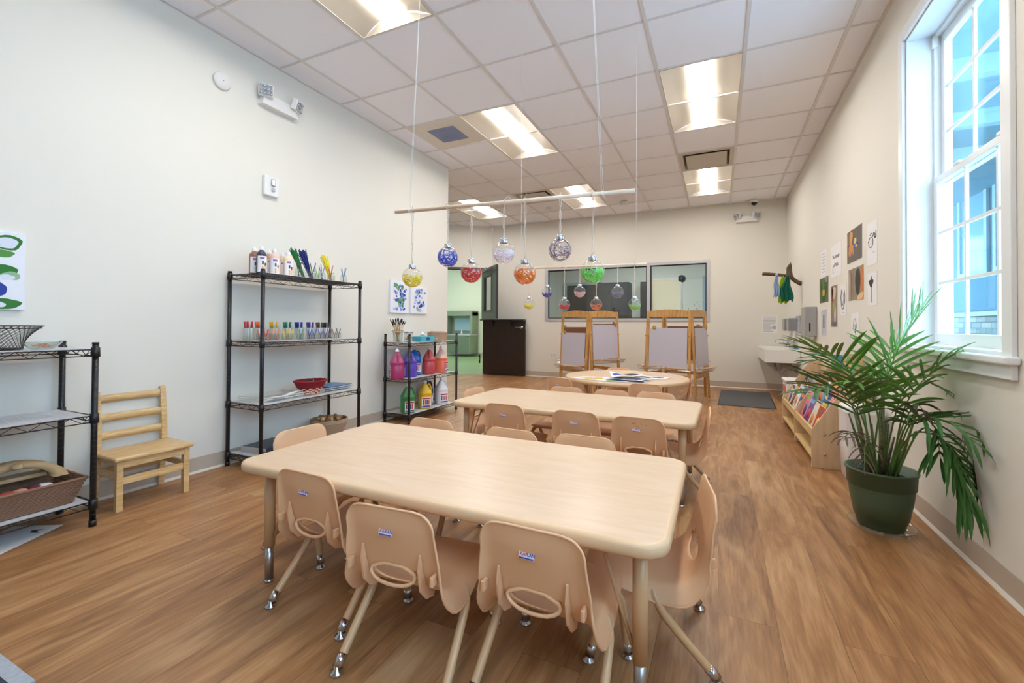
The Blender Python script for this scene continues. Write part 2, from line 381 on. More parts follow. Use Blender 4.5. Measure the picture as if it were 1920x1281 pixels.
# ---- right hand windows (double hung, 3 over 3 lights per row)
M_vinyl = mat('window_vinyl', (238,242,244), 0.35)
M_win = thin_glass('window_glass', (232,246,248), ior=1.3)
def window(num, ya, yb):
    r = bpy.data.objects.new('window_%d' % num, None); C.objects.link(r); r.location = (XR, yb, 0); r.rotation_euler = (0, 0, -PI/2); r['kind'] = 'structure'
    w = yb-ya; z0, z1 = 0.885, 2.62
    b = MB()    # casing on the wall face
    b.box(-0.062, 0.0, -0.018, -0.0005, z0-0.005, z1+0.07, M_vinyl, 0.003); b.box(w, w+0.062, -0.018, -0.0005, z0-0.005, z1+0.07, M_vinyl, 0.003)
    b.box(0.0, w, -0.018, -0.0005, z1, z1+0.07, M_vinyl, 0.003)
    b.build('window_casing', r)
    b = MB()    # jamb liner
    b.box(0.0, 0.012, 0.0, 0.19, z0, z1, M_vinyl); b.box(w-0.012, w, 0.0, 0.19, z0, z1, M_vinyl); b.box(0.012, w-0.012, 0.0, 0.19, z1-0.012, z1, M_vinyl)
    b.box(0.012, 0.03, 0.115, 0.19, z0, z1-0.012, M_vinyl); b.box(w-0.03, w-0.012, 0.115, 0.19, z0, z1-0.012, M_vinyl); b.box(0.03, w-0.03, 0.115, 0.19, z1-0.03, z1-0.012, M_vinyl)
    b.box(0.022, 0.04, 0.105, 0.13, z1-0.09, z1-0.03, M_vinyl, 0.003)
    b.build('window_jamb', r)
    b = MB(); b.box(-0.085, w+0.085, -0.045, -0.001, z0-0.03, z0, M_vinyl, 0.008, 3); b.box(-0.066, w+0.066, -0.022, -0.0005, z0-0.085, z0-0.03, M_vinyl, 0.004); b.box(0.0, w, -0.001, 0.21, z0-0.001, z0+0.013, M_vinyl); b.build('window_sill', r)
    zm = 1.785
    for nm, yo, za, zb in (('lower', 0.125, z0+0.012, zm+0.02), ('upper', 0.158, zm-0.02, z1-0.03)):
        b = MB(); s = 0.032; st = 0.038
        xa, xb = 0.03, w-0.03; bot = 0.06 if nm == 'lower' else 0.036; top = 0.036 if nm == 'lower' else 0.05
        b.box(xa, xa+st, yo-s/2, yo+s/2, za, zb, M_vinyl, 0.003); b.box(xb-st, xb, yo-s/2, yo+s/2, za, zb, M_vinyl, 0.003)
        b.box(xa+st, xb-st, yo-s/2, yo+s/2, za, za+bot, M_vinyl, 0.003); b.box(xa+st, xb-st, yo-s/2, yo+s/2, zb-top, zb, M_vinyl, 0.003)
        gx0, gx1, gz0, gz1 = xa+st, xb-st, za+bot, zb-top
        for k in (1, 2):
            x = gx0+(gx1-gx0)*k/3; b.box(x-0.008, x+0.008, yo-0.006, yo+0.006, gz0, gz1, M_vinyl)
            z = gz0+(gz1-gz0)*k/3; b.box(gx0, gx1, yo-0.0065, yo+0.0065, z-0.008, z+0.008, M_vinyl)
        if nm == 'lower':
            for x in (w*0.3, w*0.7): b.box(x-0.03, x+0.03, yo-s/2-0.004, yo+s/2, zb-0.004, zb+0.012, M_vinyl, 0.003)
        sash = b.build('sash', r)
        b = MB(); b.box(gx0-0.004, gx1+0.004, yo-0.002, yo+0.002, gz0-0.004, gz1+0.004, M_win); b.build('window_pane', sash)
    return r
for k, (ya, yb) in enumerate(WIN): window(k+1, ya, yb)

# ---- interior window on the back wall
r = bpy.data.objects.new('window_4', None); C.objects.link(r); r.location = (0, YB, 0); r['kind'] = 'structure'
xa, xb, za, zb = -3.035, -0.128, 1.07, 2.09; xm = -1.108
b = MB()
for (p, q, s_, t_) in ((xa, xb, za, za+0.05), (xa, xb, zb-0.05, zb), (xa, xa+0.05, za+0.05, zb-0.05), (xb-0.05, xb, za+0.05, zb-0.05), (xm-0.03, xm+0.03, za+0.05, zb-0.05)):
    b.box(p, q, -0.012, 0.1, s_, t_, M_alu, 0.002)
b.build('window_frame', r)
M_officeglass = thin_glass('tinted_office_glass', (224,230,229), ior=1.5, base=0.02)
for p, q, yo in ((xa+0.05, xm-0.03, 0.05), (xm+0.03, xb-0.05, 0.03)):
    b = MB(); e = 0.018
    b.box(p, q, yo-0.01, yo+0.01, za+0.05, za+0.05+e, M_black); b.box(p, q, yo-0.01, yo+0.01, zb-0.05-e, zb-0.05, M_black); b.box(p, p+e, yo-0.01, yo+0.01, za+0.05+e, zb-0.05-e, M_black); b.box(q-e, q, yo-0.01, yo+0.01, za+0.05+e, zb-0.05-e, M_black)
    s_ = b.build('sash', r)
    b = MB(); b.box(p+e, q-e, yo-0.003, yo+0.003, za+0.05+e, zb-0.05-e, M_officeglass); b.build('window_pane', s_)

# ---- the office behind the window
M_off = mat('office_wall', (206,208,202), 0.8)
b = MB(); OY = 11.2
b.box(-4.0, 1.4, OY, OY+0.1, 0, 2.9, M_off); struct(b, 'wall_office_back')
b = MB(); b.box(1.3, 1.4, 8.01, OY, 0, 2.9, M_off); struct(b, 'wall_office_right')
b = MB(); b.box(-4.1, -4.0, 8.01, OY, 0, 2.9, M_off); struct(b, 'wall_office_left')
b = MB(); b.poly([(-4.1, 8.0, 2.75), (-4.1, OY, 2.75), (1.4, OY, 2.75), (1.4, 8.0, 2.75)], M_ceil); b.box(-4.1, 1.4, 8.0, OY, 2.95, 3.0, M_ceil); struct(b, 'ceiling')
b = MB(); b.poly([(-4.1, 8.0, -0.002), (1.4, 8.0, -0.002), (1.4, OY, -0.002), (-4.1, OY, -0.002)], mat('office_carpet', (90,92,95), 0.9)); struct(b, 'floor')
# green room beyond the doorway
M_gw = mat('green_room_wall', (231,232,208), 0.75)
b = MB(); b.box(-10, -4.4, 12.35, 12.45, 0, 2.9, M_gw); b.box(-10.1, -10, 4.6, 12.45, 0, 2.9, M_gw); b.box(-4.4, -4.3, 8.2, 12.45, 0, 2.9, M_gw); b.box(-10.1, -6.3, 4.5, 4.6, 0, 2.9, M_gw); struct(b, 'wall_green_room')
b = MB(); b.box(-10.1, -4.3, 8.05, 12.45, 2.9, 2.95, M_ceil); b.box(-10.1, -6.25, 4.5, 8.05, 2.9, 2.95, M_ceil); struct(b, 'ceiling')
b = MB(); b.box(-10, -4.4, 12.34, 12.35, 0.0, 0.1, M_base); struct(b, 'baseboard_green_room')
# ================================================================== CEILING FITTINGS
M_refl = mat('troffer_reflector', (196,186,170), 0.45)
M_lens = mat('troffer_lens', (255,255,255), 0.5)
pl = M_lens.node_tree.nodes['Principled BSDF']; pl.inputs['Emission Color'].default_value = (*TROFFER, 1); pl.inputs['Emission Strength'].default_value = LAMP
def troffer(label, c_, r_, z=H_C):
    x1 = GX-c_*T; xc = x1-T/2; yc = GY+(r_+1)*T; hw = T/2-0.012; hl = T-0.008; lw = 0.095; d = 0.055
    t = thing('ceiling_light', label, 'ceiling light', (xc, yc, z), 0, 'recessed ceiling lights')
    b = MB(); Q = []
    # reflector wings rise from the flange to the lens, ends slope too
    n = 8
    for s in (-1, 1):
        P = []
        for i in range(n+1):
            u = i/n; x = hw-(hw-lw)*u; zz = d*math.sin(u*PI/2)
            P.append([(s*x, y*(hl-0.035*u), zz) for y in (-1, 1)])
        b.grid(P, M_refl)
    for s in (-1, 1):
        P = [[(x, s*hl, 0.0) for x in (-hw, -lw, lw, hw)], [(x, s*(hl-0.035), z_) for x, z_ in ((-lw, d), (-lw, d), (lw, d), (lw, d))]]
        b.poly([(-hw, s*hl, 0), (hw, s*hl, 0), (lw, s*(hl-0.035), d), (-lw, s*(hl-0.035), d)], M_refl)
    for (a0, a1, b0, b1) in ((-hw, hw, -hl, -hl+0.006), (-hw, hw, hl-0.006, hl), (-hw, -hw+0.006, -hl, hl), (hw-0.006, hw, -hl, hl)): b.box(a0, a1, b0, b1, -0.002, 0.002, M_refl)
    b.build('light_housing', t, recalc=False)
    b = MB(); b.box(-lw, lw, -(hl-0.037), hl-0.037, d-0.012, d+0.004, M_lens, 0.004); b.build('light_lens', t)
    return t
labs = {(4, 1): 'recessed ceiling light beside the square return grille', (1, 1): 'large recessed ceiling light at upper right, on the near side of the square vent',
        (1, 5): 'recessed ceiling light beyond the square vent, nearest the far right corner', (4, 5): 'recessed ceiling light near the far wall, crossed by the right part of the mobile bar',
        (7, 5): 'recessed ceiling light in the far left alcove, seen behind the mobile bar', (4, -3): 'recessed ceiling light cut by the top edge of the picture',
        (1, -3): 'recessed ceiling light overhead near the windows', (4, -7): 'recessed ceiling light behind the viewpoint, left row', (1, -7): 'recessed ceiling light behind the viewpoint, right row'}
for k in TROFF: troffer(labs[k], *k)
# unseen fittings added to light the office and the green room
def lens(nm, e):
    M = mat(nm, (255,255,255), .5); p = M.node_tree.nodes['Principled BSDF']; p.inputs['Emission Color'].default_value = (*TROFFER, 1); p.inputs['Emission Strength'].default_value = e; return M
for lab, x, y, z, rw in (('unseen ceiling light added to light the office, left one', -1.75, 9.4, 2.744, 0.15), ('unseen ceiling light added to light the office, right one', -0.85, 9.2, 2.744, 0.15),
                     ('unseen ceiling light added to light the green room beyond the half door', -7.3, 10.5, 2.894, 0.3), ('second unseen ceiling light added to light the green room', -5.8, 9.6, 2.894, 0.3)):
    t = thing('ceiling_light', lab, 'ceiling light', (x, y, z), 0, None)
    b = MB(); b.box(-rw-0.02, rw+0.02, -0.62, 0.62, -0.02, 0, M_refl, 0.004); b.build('light_housing', t)
    b = MB(); b.box(-rw, rw, -0.6, 0.6, -0.028, -0.0202, lens('office_fill_lens', 24) if rw < .2 else lens('green_room_fill_lens', 6.0)); b.build('light_lens', t)
def vent(label, c_, r_):
    xc = GX-(c_+0.5)*T; yc = GY+(r_+0.5)*T; t = thing('ceiling_vent', label, 'vent', (xc, yc, H_C), 0, 'square supply vents'); h = T/2-0.01
    b = MB()
    for (a0, a1, b0, b1) in ((-h, h, -h, -h+0.045), (-h, h, h-0.045, h), (-h, -h+0.045, -h+0.045, h-0.045), (h-0.045, h, -h+0.045, h-0.045)): b.box(a0, a1, b0, b1, -0.002, 0.004, M_refl)
    q = h-0.045
    for s in (-1, 1):
        b.poly([(s*q, -q, 0.004), (s*q, q, 0.004), (s*(q-0.02), q-0.02, 0.08), (s*(q-0.02), -q+0.02, 0.08)], M_refl); b.poly([(-q, s*q, 0.004), (q, s*q, 0.004), (q-0.02, s*(q-0.02), 0.08), (-q+0.02, s*(q-0.02), 0.08)], M_refl)
    b.box(-q, q, -q, q, 0.08, 0.085, mat('duct_dark', (60,58,58), 0.8)); b.build('vent_frame', t)
    b = MB(); p = h-0.075; b.box(-p, p, -p, p, -0.012, -0.004, M_refl, 0.003); b.build('vent_plaque', t)
vent('square ceiling vent between the two right-hand lights', 1, 4); vent('square ceiling vent partly hidden behind the mobile bar', 5, 5)
t = thing('return_grille', 'square ceiling panel with a small blue-grey grille, next to the wall corner', 'vent', (GX-5.5*T, GY+1.5*T, H_C))
b = MB(); h = T/2-0.012; b.box(-h, h, -h, h, 0.0, 0.006, mat('grille_panel', (224,214,200), 0.5)); b.build('grille_panel', t)
b = MB(); M_bg = mat('grille_blue_grey', (150,156,182), 0.6); b.box(-0.155, 0.155, -0.155, 0.155, -0.004, -0.0005, M_bg)
for i in range(15): b.box(-0.15, 0.15, -0.148+i*0.02, -0.143+i*0.02, -0.008, -0.004, M_bg)
b.build('grille_core', t)
def detector(label, x, y, s=1.0):
    t = thing('smoke_detector', label, 'smoke detector', (x, y, H_C))
    b = MB(); b.lathe([(0, -0.004*s), (0.065*s, -0.004*s), (0.067*s, -0.014*s), (0.05*s, -0.02*s)], M_plastic_w); b.build('detector_base', t)
    b = MB(); b.lathe([(0.05*s, -0.02*s), (0.052*s, -0.04*s), (0.035*s, -0.055*s), (0, -0.058*s)], M_plastic_w)
    for k in range(12): a = k*PI/6; b.box(0.05*s*math.cos(a)-0.004, 0.05*s*math.cos(a)+0.004, 0.05*s*math.sin(a)-0.004, 0.05*s*math.sin(a)+0.004, -0.045*s, -0.026*s, M_steel)
    b.build('detector_head', t)
detector('round white smoke detector on the far ceiling, right of the lights', -1.39, 7.08); detector('small flat white ceiling sensor left of the smoke detector', -2.62, 6.95, 0.6)
t = thing('security_camera', 'small white dome camera with black lens above the far wall', 'camera', (0.51, 7.76, H_C))
b = MB(); b.lathe([(0, -0.003), (0.055, -0.003), (0.058, -0.03), (0.045, -0.045)], M_plastic_w); b.build('camera_body', t)
b = MB(); b.lathe([(0.044, -0.045), (0.038, -0.07), (0.02, -0.085), (0, -0.088)], mat('black_dome', (15,15,18), 0.1)); b.build('camera_dome', t)
def emergency(label, loc, rz, turn=1):
    t = thing('emergency_light', label, 'emergency light', loc, rz, 'twin-head emergency lights')
    b = MB(); b.prism([(-0.15, -0.001, -0.04), (0.15, -0.001, -0.04), (0.13, -0.001, 0.045), (-0.13, -0.001, 0.045)], (0, -0.055, 0), M_plastic_w); b.build('light_body', t)
    for s in (-1, 1):
        b = MB(); M_l = mat('led_lens', (190,196,206), 0.12, 0.6); Rm = Matrix.Translation((s*0.135, -0.07, 0.055)) @ Matrix.Rotation(s*0.55, 4, 'Z') @ Matrix.Rotation(0.25, 4, 'X'); b.M = Rm
        b.box(-0.05, 0.05, -0.012, 0.03, -0.045, 0.045, M_plastic_w, 0.008)
        h_ = b.build('lamp_head', t)
        b = MB(); b.M = Rm
        for i in range(4):
            for j in range(3): b.lathe([(0, -0.006), (0.009, 0), (0.0105, 0.006), (0, 0.007)], M_l, 10, o=(-0.033+i*0.022, -0.018, -0.026+j*0.026), axis=(0, -1, 0))
        b.build('lamp_lens', h_)
emergency('white emergency light with two lamp heads high on the left wall', (XL, 2.30, 2.67), PI/2)
emergency('white twin emergency light near the top of the far wall', (0.404, YB, 2.70), 0)
t = thing('alarm_speaker', 'round white disc on the left wall, left of the emergency light', 'speaker', (XL, 1.885, 2.662), PI/2)
b = MB(); b.lathe([(0, 0.001), (0.058, 0.001), (0.06, 0.012), (0.052, 0.022), (0, 0.026)], M_plastic_w, 32, axis=(0, -1, 0)); b.build('speaker_cover', t)
b = MB(); b.lathe([(0, 0), (0.004, 0), (0.004, 0.002), (0, 0.002)], M_base, 10, o=(0, -0.026, 0), axis=(0, -1, 0)); b.build('speaker_dot', t)
t = thing('strobe_alarm', 'white fire alarm strobe with clear lens on the left wall', 'fire alarm', (XL, 2.25, 2.035), PI/2)
b = MB(); b.box(-0.06, 0.06, -0.035, -0.001, -0.075, 0.075, M_plastic_w, 0.008); b.build('alarm_body', t)
b = MB(); b.box(-0.012, 0.02, -0.05, -0.035, 0.0, 0.055, mat('strobe_reflector', (170,170,172), 0.2, 0.7), 0.006); b.lathe([(0.016, 0), (0.014, 0.012), (0, 0.018)], thin_glass('strobe_lens', (220,230,245), base=0.3), 14, o=(0.006, -0.035, -0.03), axis=(0, -1, 0)); b.build('strobe_lens', t)
# ================================================================== TABLES AND CHILDREN'S CHAIRS
def shell_bm():
    prof = [(-.180, .492), (-.174, .474), (-.163, .43), (-.150, .37), (-.136, .31), (-.118, .272), (-.085, .249), (-.035, .241), (.05, .245), (.12, .252), (.165, .252), (.188, .241)]
    pts = resample(catmull([(0, y, z) for y, z in prof], 8), 46); N = len(pts)
    L = [0]
    for a_, b_ in zip(pts, pts[1:]): L.append(L[-1]+(b_-a_).length)
    tot = L[-1]
    keys = [(0, .131), (.1, .138), (.3, .149), (.42, .159), (.52, .166), (.65, .163), (.85, .156), (1, .148)]
    fk = [(0, .006), (.12, .010), (.3, .018), (.42, .036), (.5, .050), (.6, .044), (.75, .028), (.9, .014), (1, .006)]
    def itp(K, u):
        for (a_, va), (b_, vb) in zip(K, K[1:]):
            if u <= b_: t = (u-a_)/(b_-a_); t = t*t*(3-2*t); return va+(vb-va)*t
        return K[-1][1]
    ts = [-1, -.985, -.96, -.93, -.89, -.84, -.77, -.66, -.5, -.33, -.16, 0, .16, .33, .5, .66, .77, .84, .89, .93, .96, .985, 1]
    G = []
    # cluster rows near both ends for the rounded corners
    us = [0, .006, .014, .024, .036, .05, .066, .085]+[.11+.79*i/26 for i in range(27)]+[.925, .945, .96, .972, .982, .99, .996, 1]
    for u in us:
        d = u*tot; j = 0
        while j < N-2 and L[j+1] < d: j += 1
        p = pts[j].lerp(pts[j+1], min(1, (d-L[j])/(L[j+1]-L[j])))
        tg = (pts[min(j+2, N-1)]-pts[max(j-1, 0)]).normalized()
        nrm = Vector((0, tg.z, -tg.y))           # points to the rear / underside
        w = itp(keys, u); e = min(d, tot-d); r = .044 if d < tot/2 else .045
        if e < r: w -= r-math.sqrt(max(0, r*r-(r-e)**2))
        fl = itp(fk, u)*min(1, .15+e/.05); back = max(0, 1-u/.5)
        row = []
        for t in ts:
            a_ = abs(t); k = max(0, (a_-.80)/.2); off = fl*k**1.6+.012*(1-t*t)*(0.25+back*.8)*min(1, e/.06)
            row.append((w*t, p.y+nrm.y*off, p.z+nrm.z*off))
        G.append(row)
    return G
def build_chair():
    root = thing('child_chair', 'x', 'chair')
    G = shell_bm(); b = MB(); b.grid(G, M_tan); o = b.build('seat_shell', root)
    sol = o.modifiers.new('s', 'SOLIDIFY'); sol.thickness = .005; sol.offset = 0
    # hand hole in the lower back
    out = [(-.069, .004), (-.065, .011), (-.028, .023), (.028, .023), (.065, .011), (.069, .004), (.066, -.005), (.054, -.014), (.036, -.0205), (.013, -.0235), (-.013, -.0235), (-.036, -.0205), (-.054, -.014), (-.066, -.005)]
    hz, hy_ = .300, -.146; tl = Matrix.Rotation(-0.24, 4, 'X')
    b2 = MB(); b2.M = Matrix.Translation((0, hy_, hz)) @ tl; b2.prism([(x, -.05, z) for x, z in out], (0, .1, 0), M_tan); cut = b2.build('cut')
    bo = o.modifiers.new('b', 'BOOLEAN'); bo.object = cut; bo.operation = 'DIFFERENCE'; bo.solver = 'EXACT'
    bake_mods(o); bpy.data.objects.remove(cut)
    for p in o.data.polygons: p.use_smooth = True
    # rolled bead round the whole outline
    edge = [G[0][i] for i in range(len(G[0]))]+[r_[-1] for r_ in G[1:]]+[G[-1][i] for i in range(len(G[-1])-2, -1, -1)]+[r_[0] for r_ in G[-2:0:-1]]
    b = MB(); b.tube(edge, .0036, M_tan, 8, closed=True); b.build('edge_bead', o)
    b = MB(); b.M = Matrix.Translation((0, hy_-.004, hz)) @ tl; b.tube([(x*1.04, -.004, z*1.06) for x, z in out], .0050, M_tan, 8, closed=True); b.build('handle_rim', o)
    for s in (-1, 1):       # moulded ribs and stacking bumpers
        b = MB(); P = [(-.163, .375), (-.152, .33), (-.138, .29), (-.118, .262), (-.09, .243)]; q = [(-.165, .372), (-.171, .33), (-.160, .275), (-.132, .242), (-.095, .230)]
        b.prism([(s*.092-.003, y, z) for y, z in P+q[::-1]], (.006, 0, 0), M_tan); b.build('rib', o)
        b = MB(); b.box(s*.133-.005, s*.133+.005, -.176, -.150, .302, .330, M_tan, .003); b.build('bumper', o)
    # label sticker
    st = MB(); tm = Matrix.Translation((-.008, -.177, .425)) @ Matrix.Rotation(-0.27, 4, 'X'); st.M = tm
    st.box(-.021, .021, -.0012, .0, -.0085, .0085, mat('sticker_white', (232,226,238), .5), .0005); sk = st.build('label_sticker', o)
    b = MB(); b.M = tm; b.box(-.019, .019, -.0017, -.0012, -.0078, -.0048, mat('sticker_blue', (66,72,170), .5)); b.build('sticker_stripe', sk)
    for txt, x, c_ in (('KAP', -.0175, (200,60,70)), ('LAN', .0015, (40,60,160))):
        text(txt, .011, mat('sticker_'+txt.lower()[:1]+str(c_[0]), c_, .5), 'lettering', sk, tm @ Vector((x, -.0016, .002)), (PI/2-.27, 0, 0), .0001, 'LEFT', .0002)
    def leg(P, fx, fy):
        pts = catmull(P, 6); b = MB(); b.tube(pts, .0125, M_tanmetal, 12); lg = b.build('leg', root)
        d = (Vector(P[-1])-Vector(P[-2])).normalized(); e = Vector(P[-1])
        b = MB(); b.tube([e-d*.03, e+d*.004], .0142, M_chrome, 12); b.lathe([(0, 0), (.017, 0), (.02, .003), (.019, .008), (.008, .014), (.007, .03), (0, .031)], M_chrome, 16, o=(fx, fy, .0)); b.build('glide', lg)
    for s in (-1, 1):
        leg([(s*.02, .10, .226), (s*.09, .108, .226), (s*.135, .114, .221), (s*.155, .126, .192), (s*.160, .14, .145), (s*.168, .172, .022)], s*.169, .175)
        leg([(s*.02, .01, .226), (s*.09, .006, .226), (s*.14, -.002, .220), (s*.158, -.022, .190), (s*.161, -.05, .150), (s*.168, -.172, .022)], s*.169, -.175)
    b = MB(); b.box(-.09, .09, -.01, .135, .228, .237, mat('underside_plate', (60,54,50), .6), .003); b.build('seat_plate', root)
    return root
chair0 = build_chair(); _first = [True]
def chair(x, y, deg, label, group):
    global chair0
    if _first[0]:
        _first[0] = False; chair0.location = (x, y, 0); chair0.rotation_euler = (0, 0, math.radians(deg)); tag(chair0, label, group=group); return chair0
    return dup(chair0, (x, y, 0), math.radians(deg), label, group)
G1, G2, G3 = 'chairs around the front table', 'chairs around the middle table', 'chairs around the round table'
chair(-1.245, 1.215, -1.5, 'leftmost of the three tan chairs along the near side of the front table', G1)
chair(-.824, 1.113, 4.5, 'middle one of three tan chairs along the near side of the front table', G1)
chair(-.414, 1.165, -1, 'rightmost of the three tan chairs along the near side of the front table', G1)
chair(-.203, 1.469, 100, 'tan chair seen side-on at the right end of the front table', G1)
chair(-1.63, 1.47, -92, 'tan chair at the left end of the front table, beside the tall shelf', G1)
chair(-1.37, 1.722, 178, 'tan chair on the far side of the front table, leftmost of three backs', G1)
chair(-.905, 1.705, 176, 'tan chair on the far side of the front table, middle of three backs', G1)
chair(-.545, 1.735, 180, 'tan chair on the far side of the front table, rightmost of three backs', G1)
chair(-1.21, 2.640, -3, 'leftmost of three tan chairs on the near side of the middle table', G2)
chair(-.745, 2.620, -2, 'centre one of three tan chairs on the near side of the middle table', G2)
chair(-.392, 2.600, -1, 'tan chair with brown stains near the top of its back, at the middle table', G2)
chair(-.225, 2.85, 92, 'tan chair seen side-on at the right end of the middle table', G2)
chair(-1.56, 2.97, -95, 'tan chair at the left end of the middle table, beside the paint shelf', G2)
chair(-1.115, 3.185, 178, 'leftmost of three tan chair backs beyond the middle table', G2)
chair(-.75, 3.175, 178, 'centre one of three tan chair backs beyond the middle table', G2)
chair(-.42, 3.205, 180, 'rightmost of three tan chair backs beyond the middle table', G2)
chair(-1.335, 4.12, -14, 'tan chair at the near left of the round table', G3)
chair(-.575, 4.03, 2, 'tan chair at the near right of the round table, in front of the paper pile', G3)
chair(-.42, 4.66, 95, 'tan chair seen side-on at the right of the round table', G3)
chair(-1.05, 5.0, 185, 'tan chair on the far side of the round table', G3)
# brown paint marks on one chair back
sc = [o for o in bpy.data.objects if o.get('label', '').startswith('tan chair with brown stains')][0]
b = MB(); rr = random.Random(3); M_st = mat('brown_paint_mark', (120,66,50), .6)
for i in range(9): x, z = .0+rr.uniform(-.03, .06), .455+rr.uniform(-.01, .014); r_ = rr.uniform(.001, .003); yb = -.1845+(.455-z)*.26; b.lathe([(0, .0014), (r_, .001), (r_, 0)], M_st, 8, o=(x, yb, z), axis=(0, -1, 0))
tag(b.build('paint_mark', sc), 'dried brown paint splashes')

M_maple = wood('maple_laminate', (229,200,170), (221,189,155), (2.2, 16, 1), .3, .8, 2.2)
def table_top(root, outline_fn, label=None):
    """outline_fn(inset) -> list of (x,y)"""
    ring = [(.016, .4752), (.012, .475), (.005, .4725), (.001, .466), (0, .456), (.001, .447), (.006, .440), (.014, .4375), (.02, .4375)]
    G = [[(x, y, z) for x, y in outline_fn(i)] for i, z in ring]
    b = MB(); b.grid(G, M_rim, close_u=True)
    b.poly([(x, y, .438) for x, y in outline_fn(.02)][::-1], M_rim); o = b.build('table_edge', root)
    b = MB(); b.prism([(x, y, .470) for x, y in outline_fn(.0155)], (0, 0, .0052), M_maple); b.build('table_surface', root)
def rr_outline(hx_, hy__, r):
    def f(i):
        P = []
        for cx, cy, a0 in ((hx_-r, hy__-r, 0), (-hx_+r, hy__-r, PI/2), (-hx_+r, -hy__+r, PI), (hx_-r, -hy__+r, 3*PI/2)):
            for k in range(9): a = a0+k*PI/16; P.append((cx+(r-i)*math.cos(a), cy+(r-i)*math.sin(a)))
        return P
    return f
def table_leg(root, x, y, bx, by):
    b = MB(); b.tube([(x, y, .4375), (x, y, .135)], .0195, M_tanmetal, 16); lg = b.build('leg', root)
    b = MB(); b.tube([(x, y, .136), (x, y, .012)], .0155, M_steel, 14); b.lathe([(0, 0), (.017, 0), (.0185, .004), (.016, .012), (0, .014)], M_chrome, 16, o=(x, y, 0)); b.build('leg_insert', lg)
    b = MB(); b.tube([(x+bx*.02, y+by*.004, .17), (x+bx*.115, y+by*.02, .4375)], .0055, M_tanmetal, 8); b.tube([(x+bx*.004, y+by*.02, .17), (x+bx*.02, y+by*.09, .4375)], .0055, M_tanmetal, 8); b.build('leg_brace', lg)
def rect_table(label, x, y, deg):
    t = thing('activity_table', label, 'table', (x, y, 0), math.radians(deg), 'rectangular activity tables')
    table_top(t, rr_outline(.769, .381, .07))
    for sx in (-1, 1):
        for sy in (-1, 1): table_leg(t, sx*.693, sy*.283, -sx, -sy)
    return t
rect_table('long maple-topped activity table in the foreground, nothing on it', -.874, 1.431, 0.2)
rect_table('second maple-topped activity table, just behind the foreground one', -.870, 2.862, -1.0)
t = thing('round_table', 'round maple-topped children\'s table with a pile of paintings on it', 'table', (-.86, 4.53, 0))
table_top(t, lambda i: [((.612-i)*math.cos(2*PI*k/64), (.612-i)*math.sin(2*PI*k/64)) for k in range(64)])
for k in range(4): a = PI/4+k*PI/2+.05; table_leg(t, .47*math.cos(a), .47*math.sin(a), -math.copysign(1, math.cos(a)), -math.copysign(1, math.sin(a)))
# paintings on the round table
def sheet(label, x, y, z, w, h, deg, blobs, crump=.006, seed=1):
    rr = random.Random(seed); t = thing('painting_sheet', label, 'painting', (x, y, z), math.radians(deg), 'paintings on the round table')
    def hz_(u, v): return .0015+crump*(1+math.sin(u*13+seed*2.1)*math.cos(v*11+seed))/1.4*(.4+.6*abs(math.sin(seed+u*5)))
    b = MB(); n = 14; b.grid([[(w*(i/n-.5), h*(j/n-.5), hz_(w*(i/n-.5), h*(j/n-.5))) for j in range(n+1)] for i in range(n+1)], M_paper); b.build('paper', t)
    b = MB()
    for (cx, cy, rx, ry, c_) in blobs:
        M_ = mat('paint_%d_%d_%d' % c_, c_, .6); k = 16; P = []
        for ring in (0, .5, 1):
            P.append([(cx+rx*ring*math.cos(2*PI*i/k)*(1+.3*math.sin(3*i+seed)*ring), cy+ry*ring*math.sin(2*PI*i/k)*(1+.3*math.sin(2*i)*ring)) for i in range(k)])
        b.grid([[(max(-w/2, min(w/2, x_)), max(-h/2, min(h/2, y_)), hz_(x_, y_)+.0012) for x_, y_ in r_] for r_ in P], M_, close_u=True)
    b.build('paint', t); return t
BL, TQ, YW, NV = (46,84,190), (40,140,180), (222,190,50), (30,36,70)
sheet('sheet with yellow ochre paint strokes, left of the blue pile', -1.12, 4.16, .4757, .30, .22, -12, [(-.05, 0, .07, .04, YW), (.07, .02, .05, .05, (214,178,70)), (.02, -.06, .06, .02, YW)], .004, 2)
sheet('bottom sheet of the blue paint pile, edges green and purple', -.80, 4.17, .4757, .40, .28, 8, [(0, 0, .17, .11, BL), (-.12, -.08, .05, .04, (110,160,120)), (.12, -.09, .06, .03, (120,90,160))], .005, 3)
sheet('middle sheet of the blue paint pile with a dark blue stroke', -.77, 4.20, .4875, .36, .25, -14, [(.08, -.05, .09, .04, (34,56,160)), (-.1, .0, .05, .05, TQ)], .006, 4)
sheet('crumpled white sheet with turquoise paint on top of the blue pile', -.79, 4.24, .5005, .32, .25, 20, [(.02, -.03, .09, .045, TQ), (-.1, -.02, .04, .06, BL)], .034, 5)
sheet('sheet with dark navy shapes at the back of the round table', -.62, 4.50, .4757, .34, .24, -8, [(-.08, 0, .07, .05, NV), (.07, .02, .06, .04, (50,70,130)), (.0, -.06, .03, .03, (90,110,150))], .003, 6)
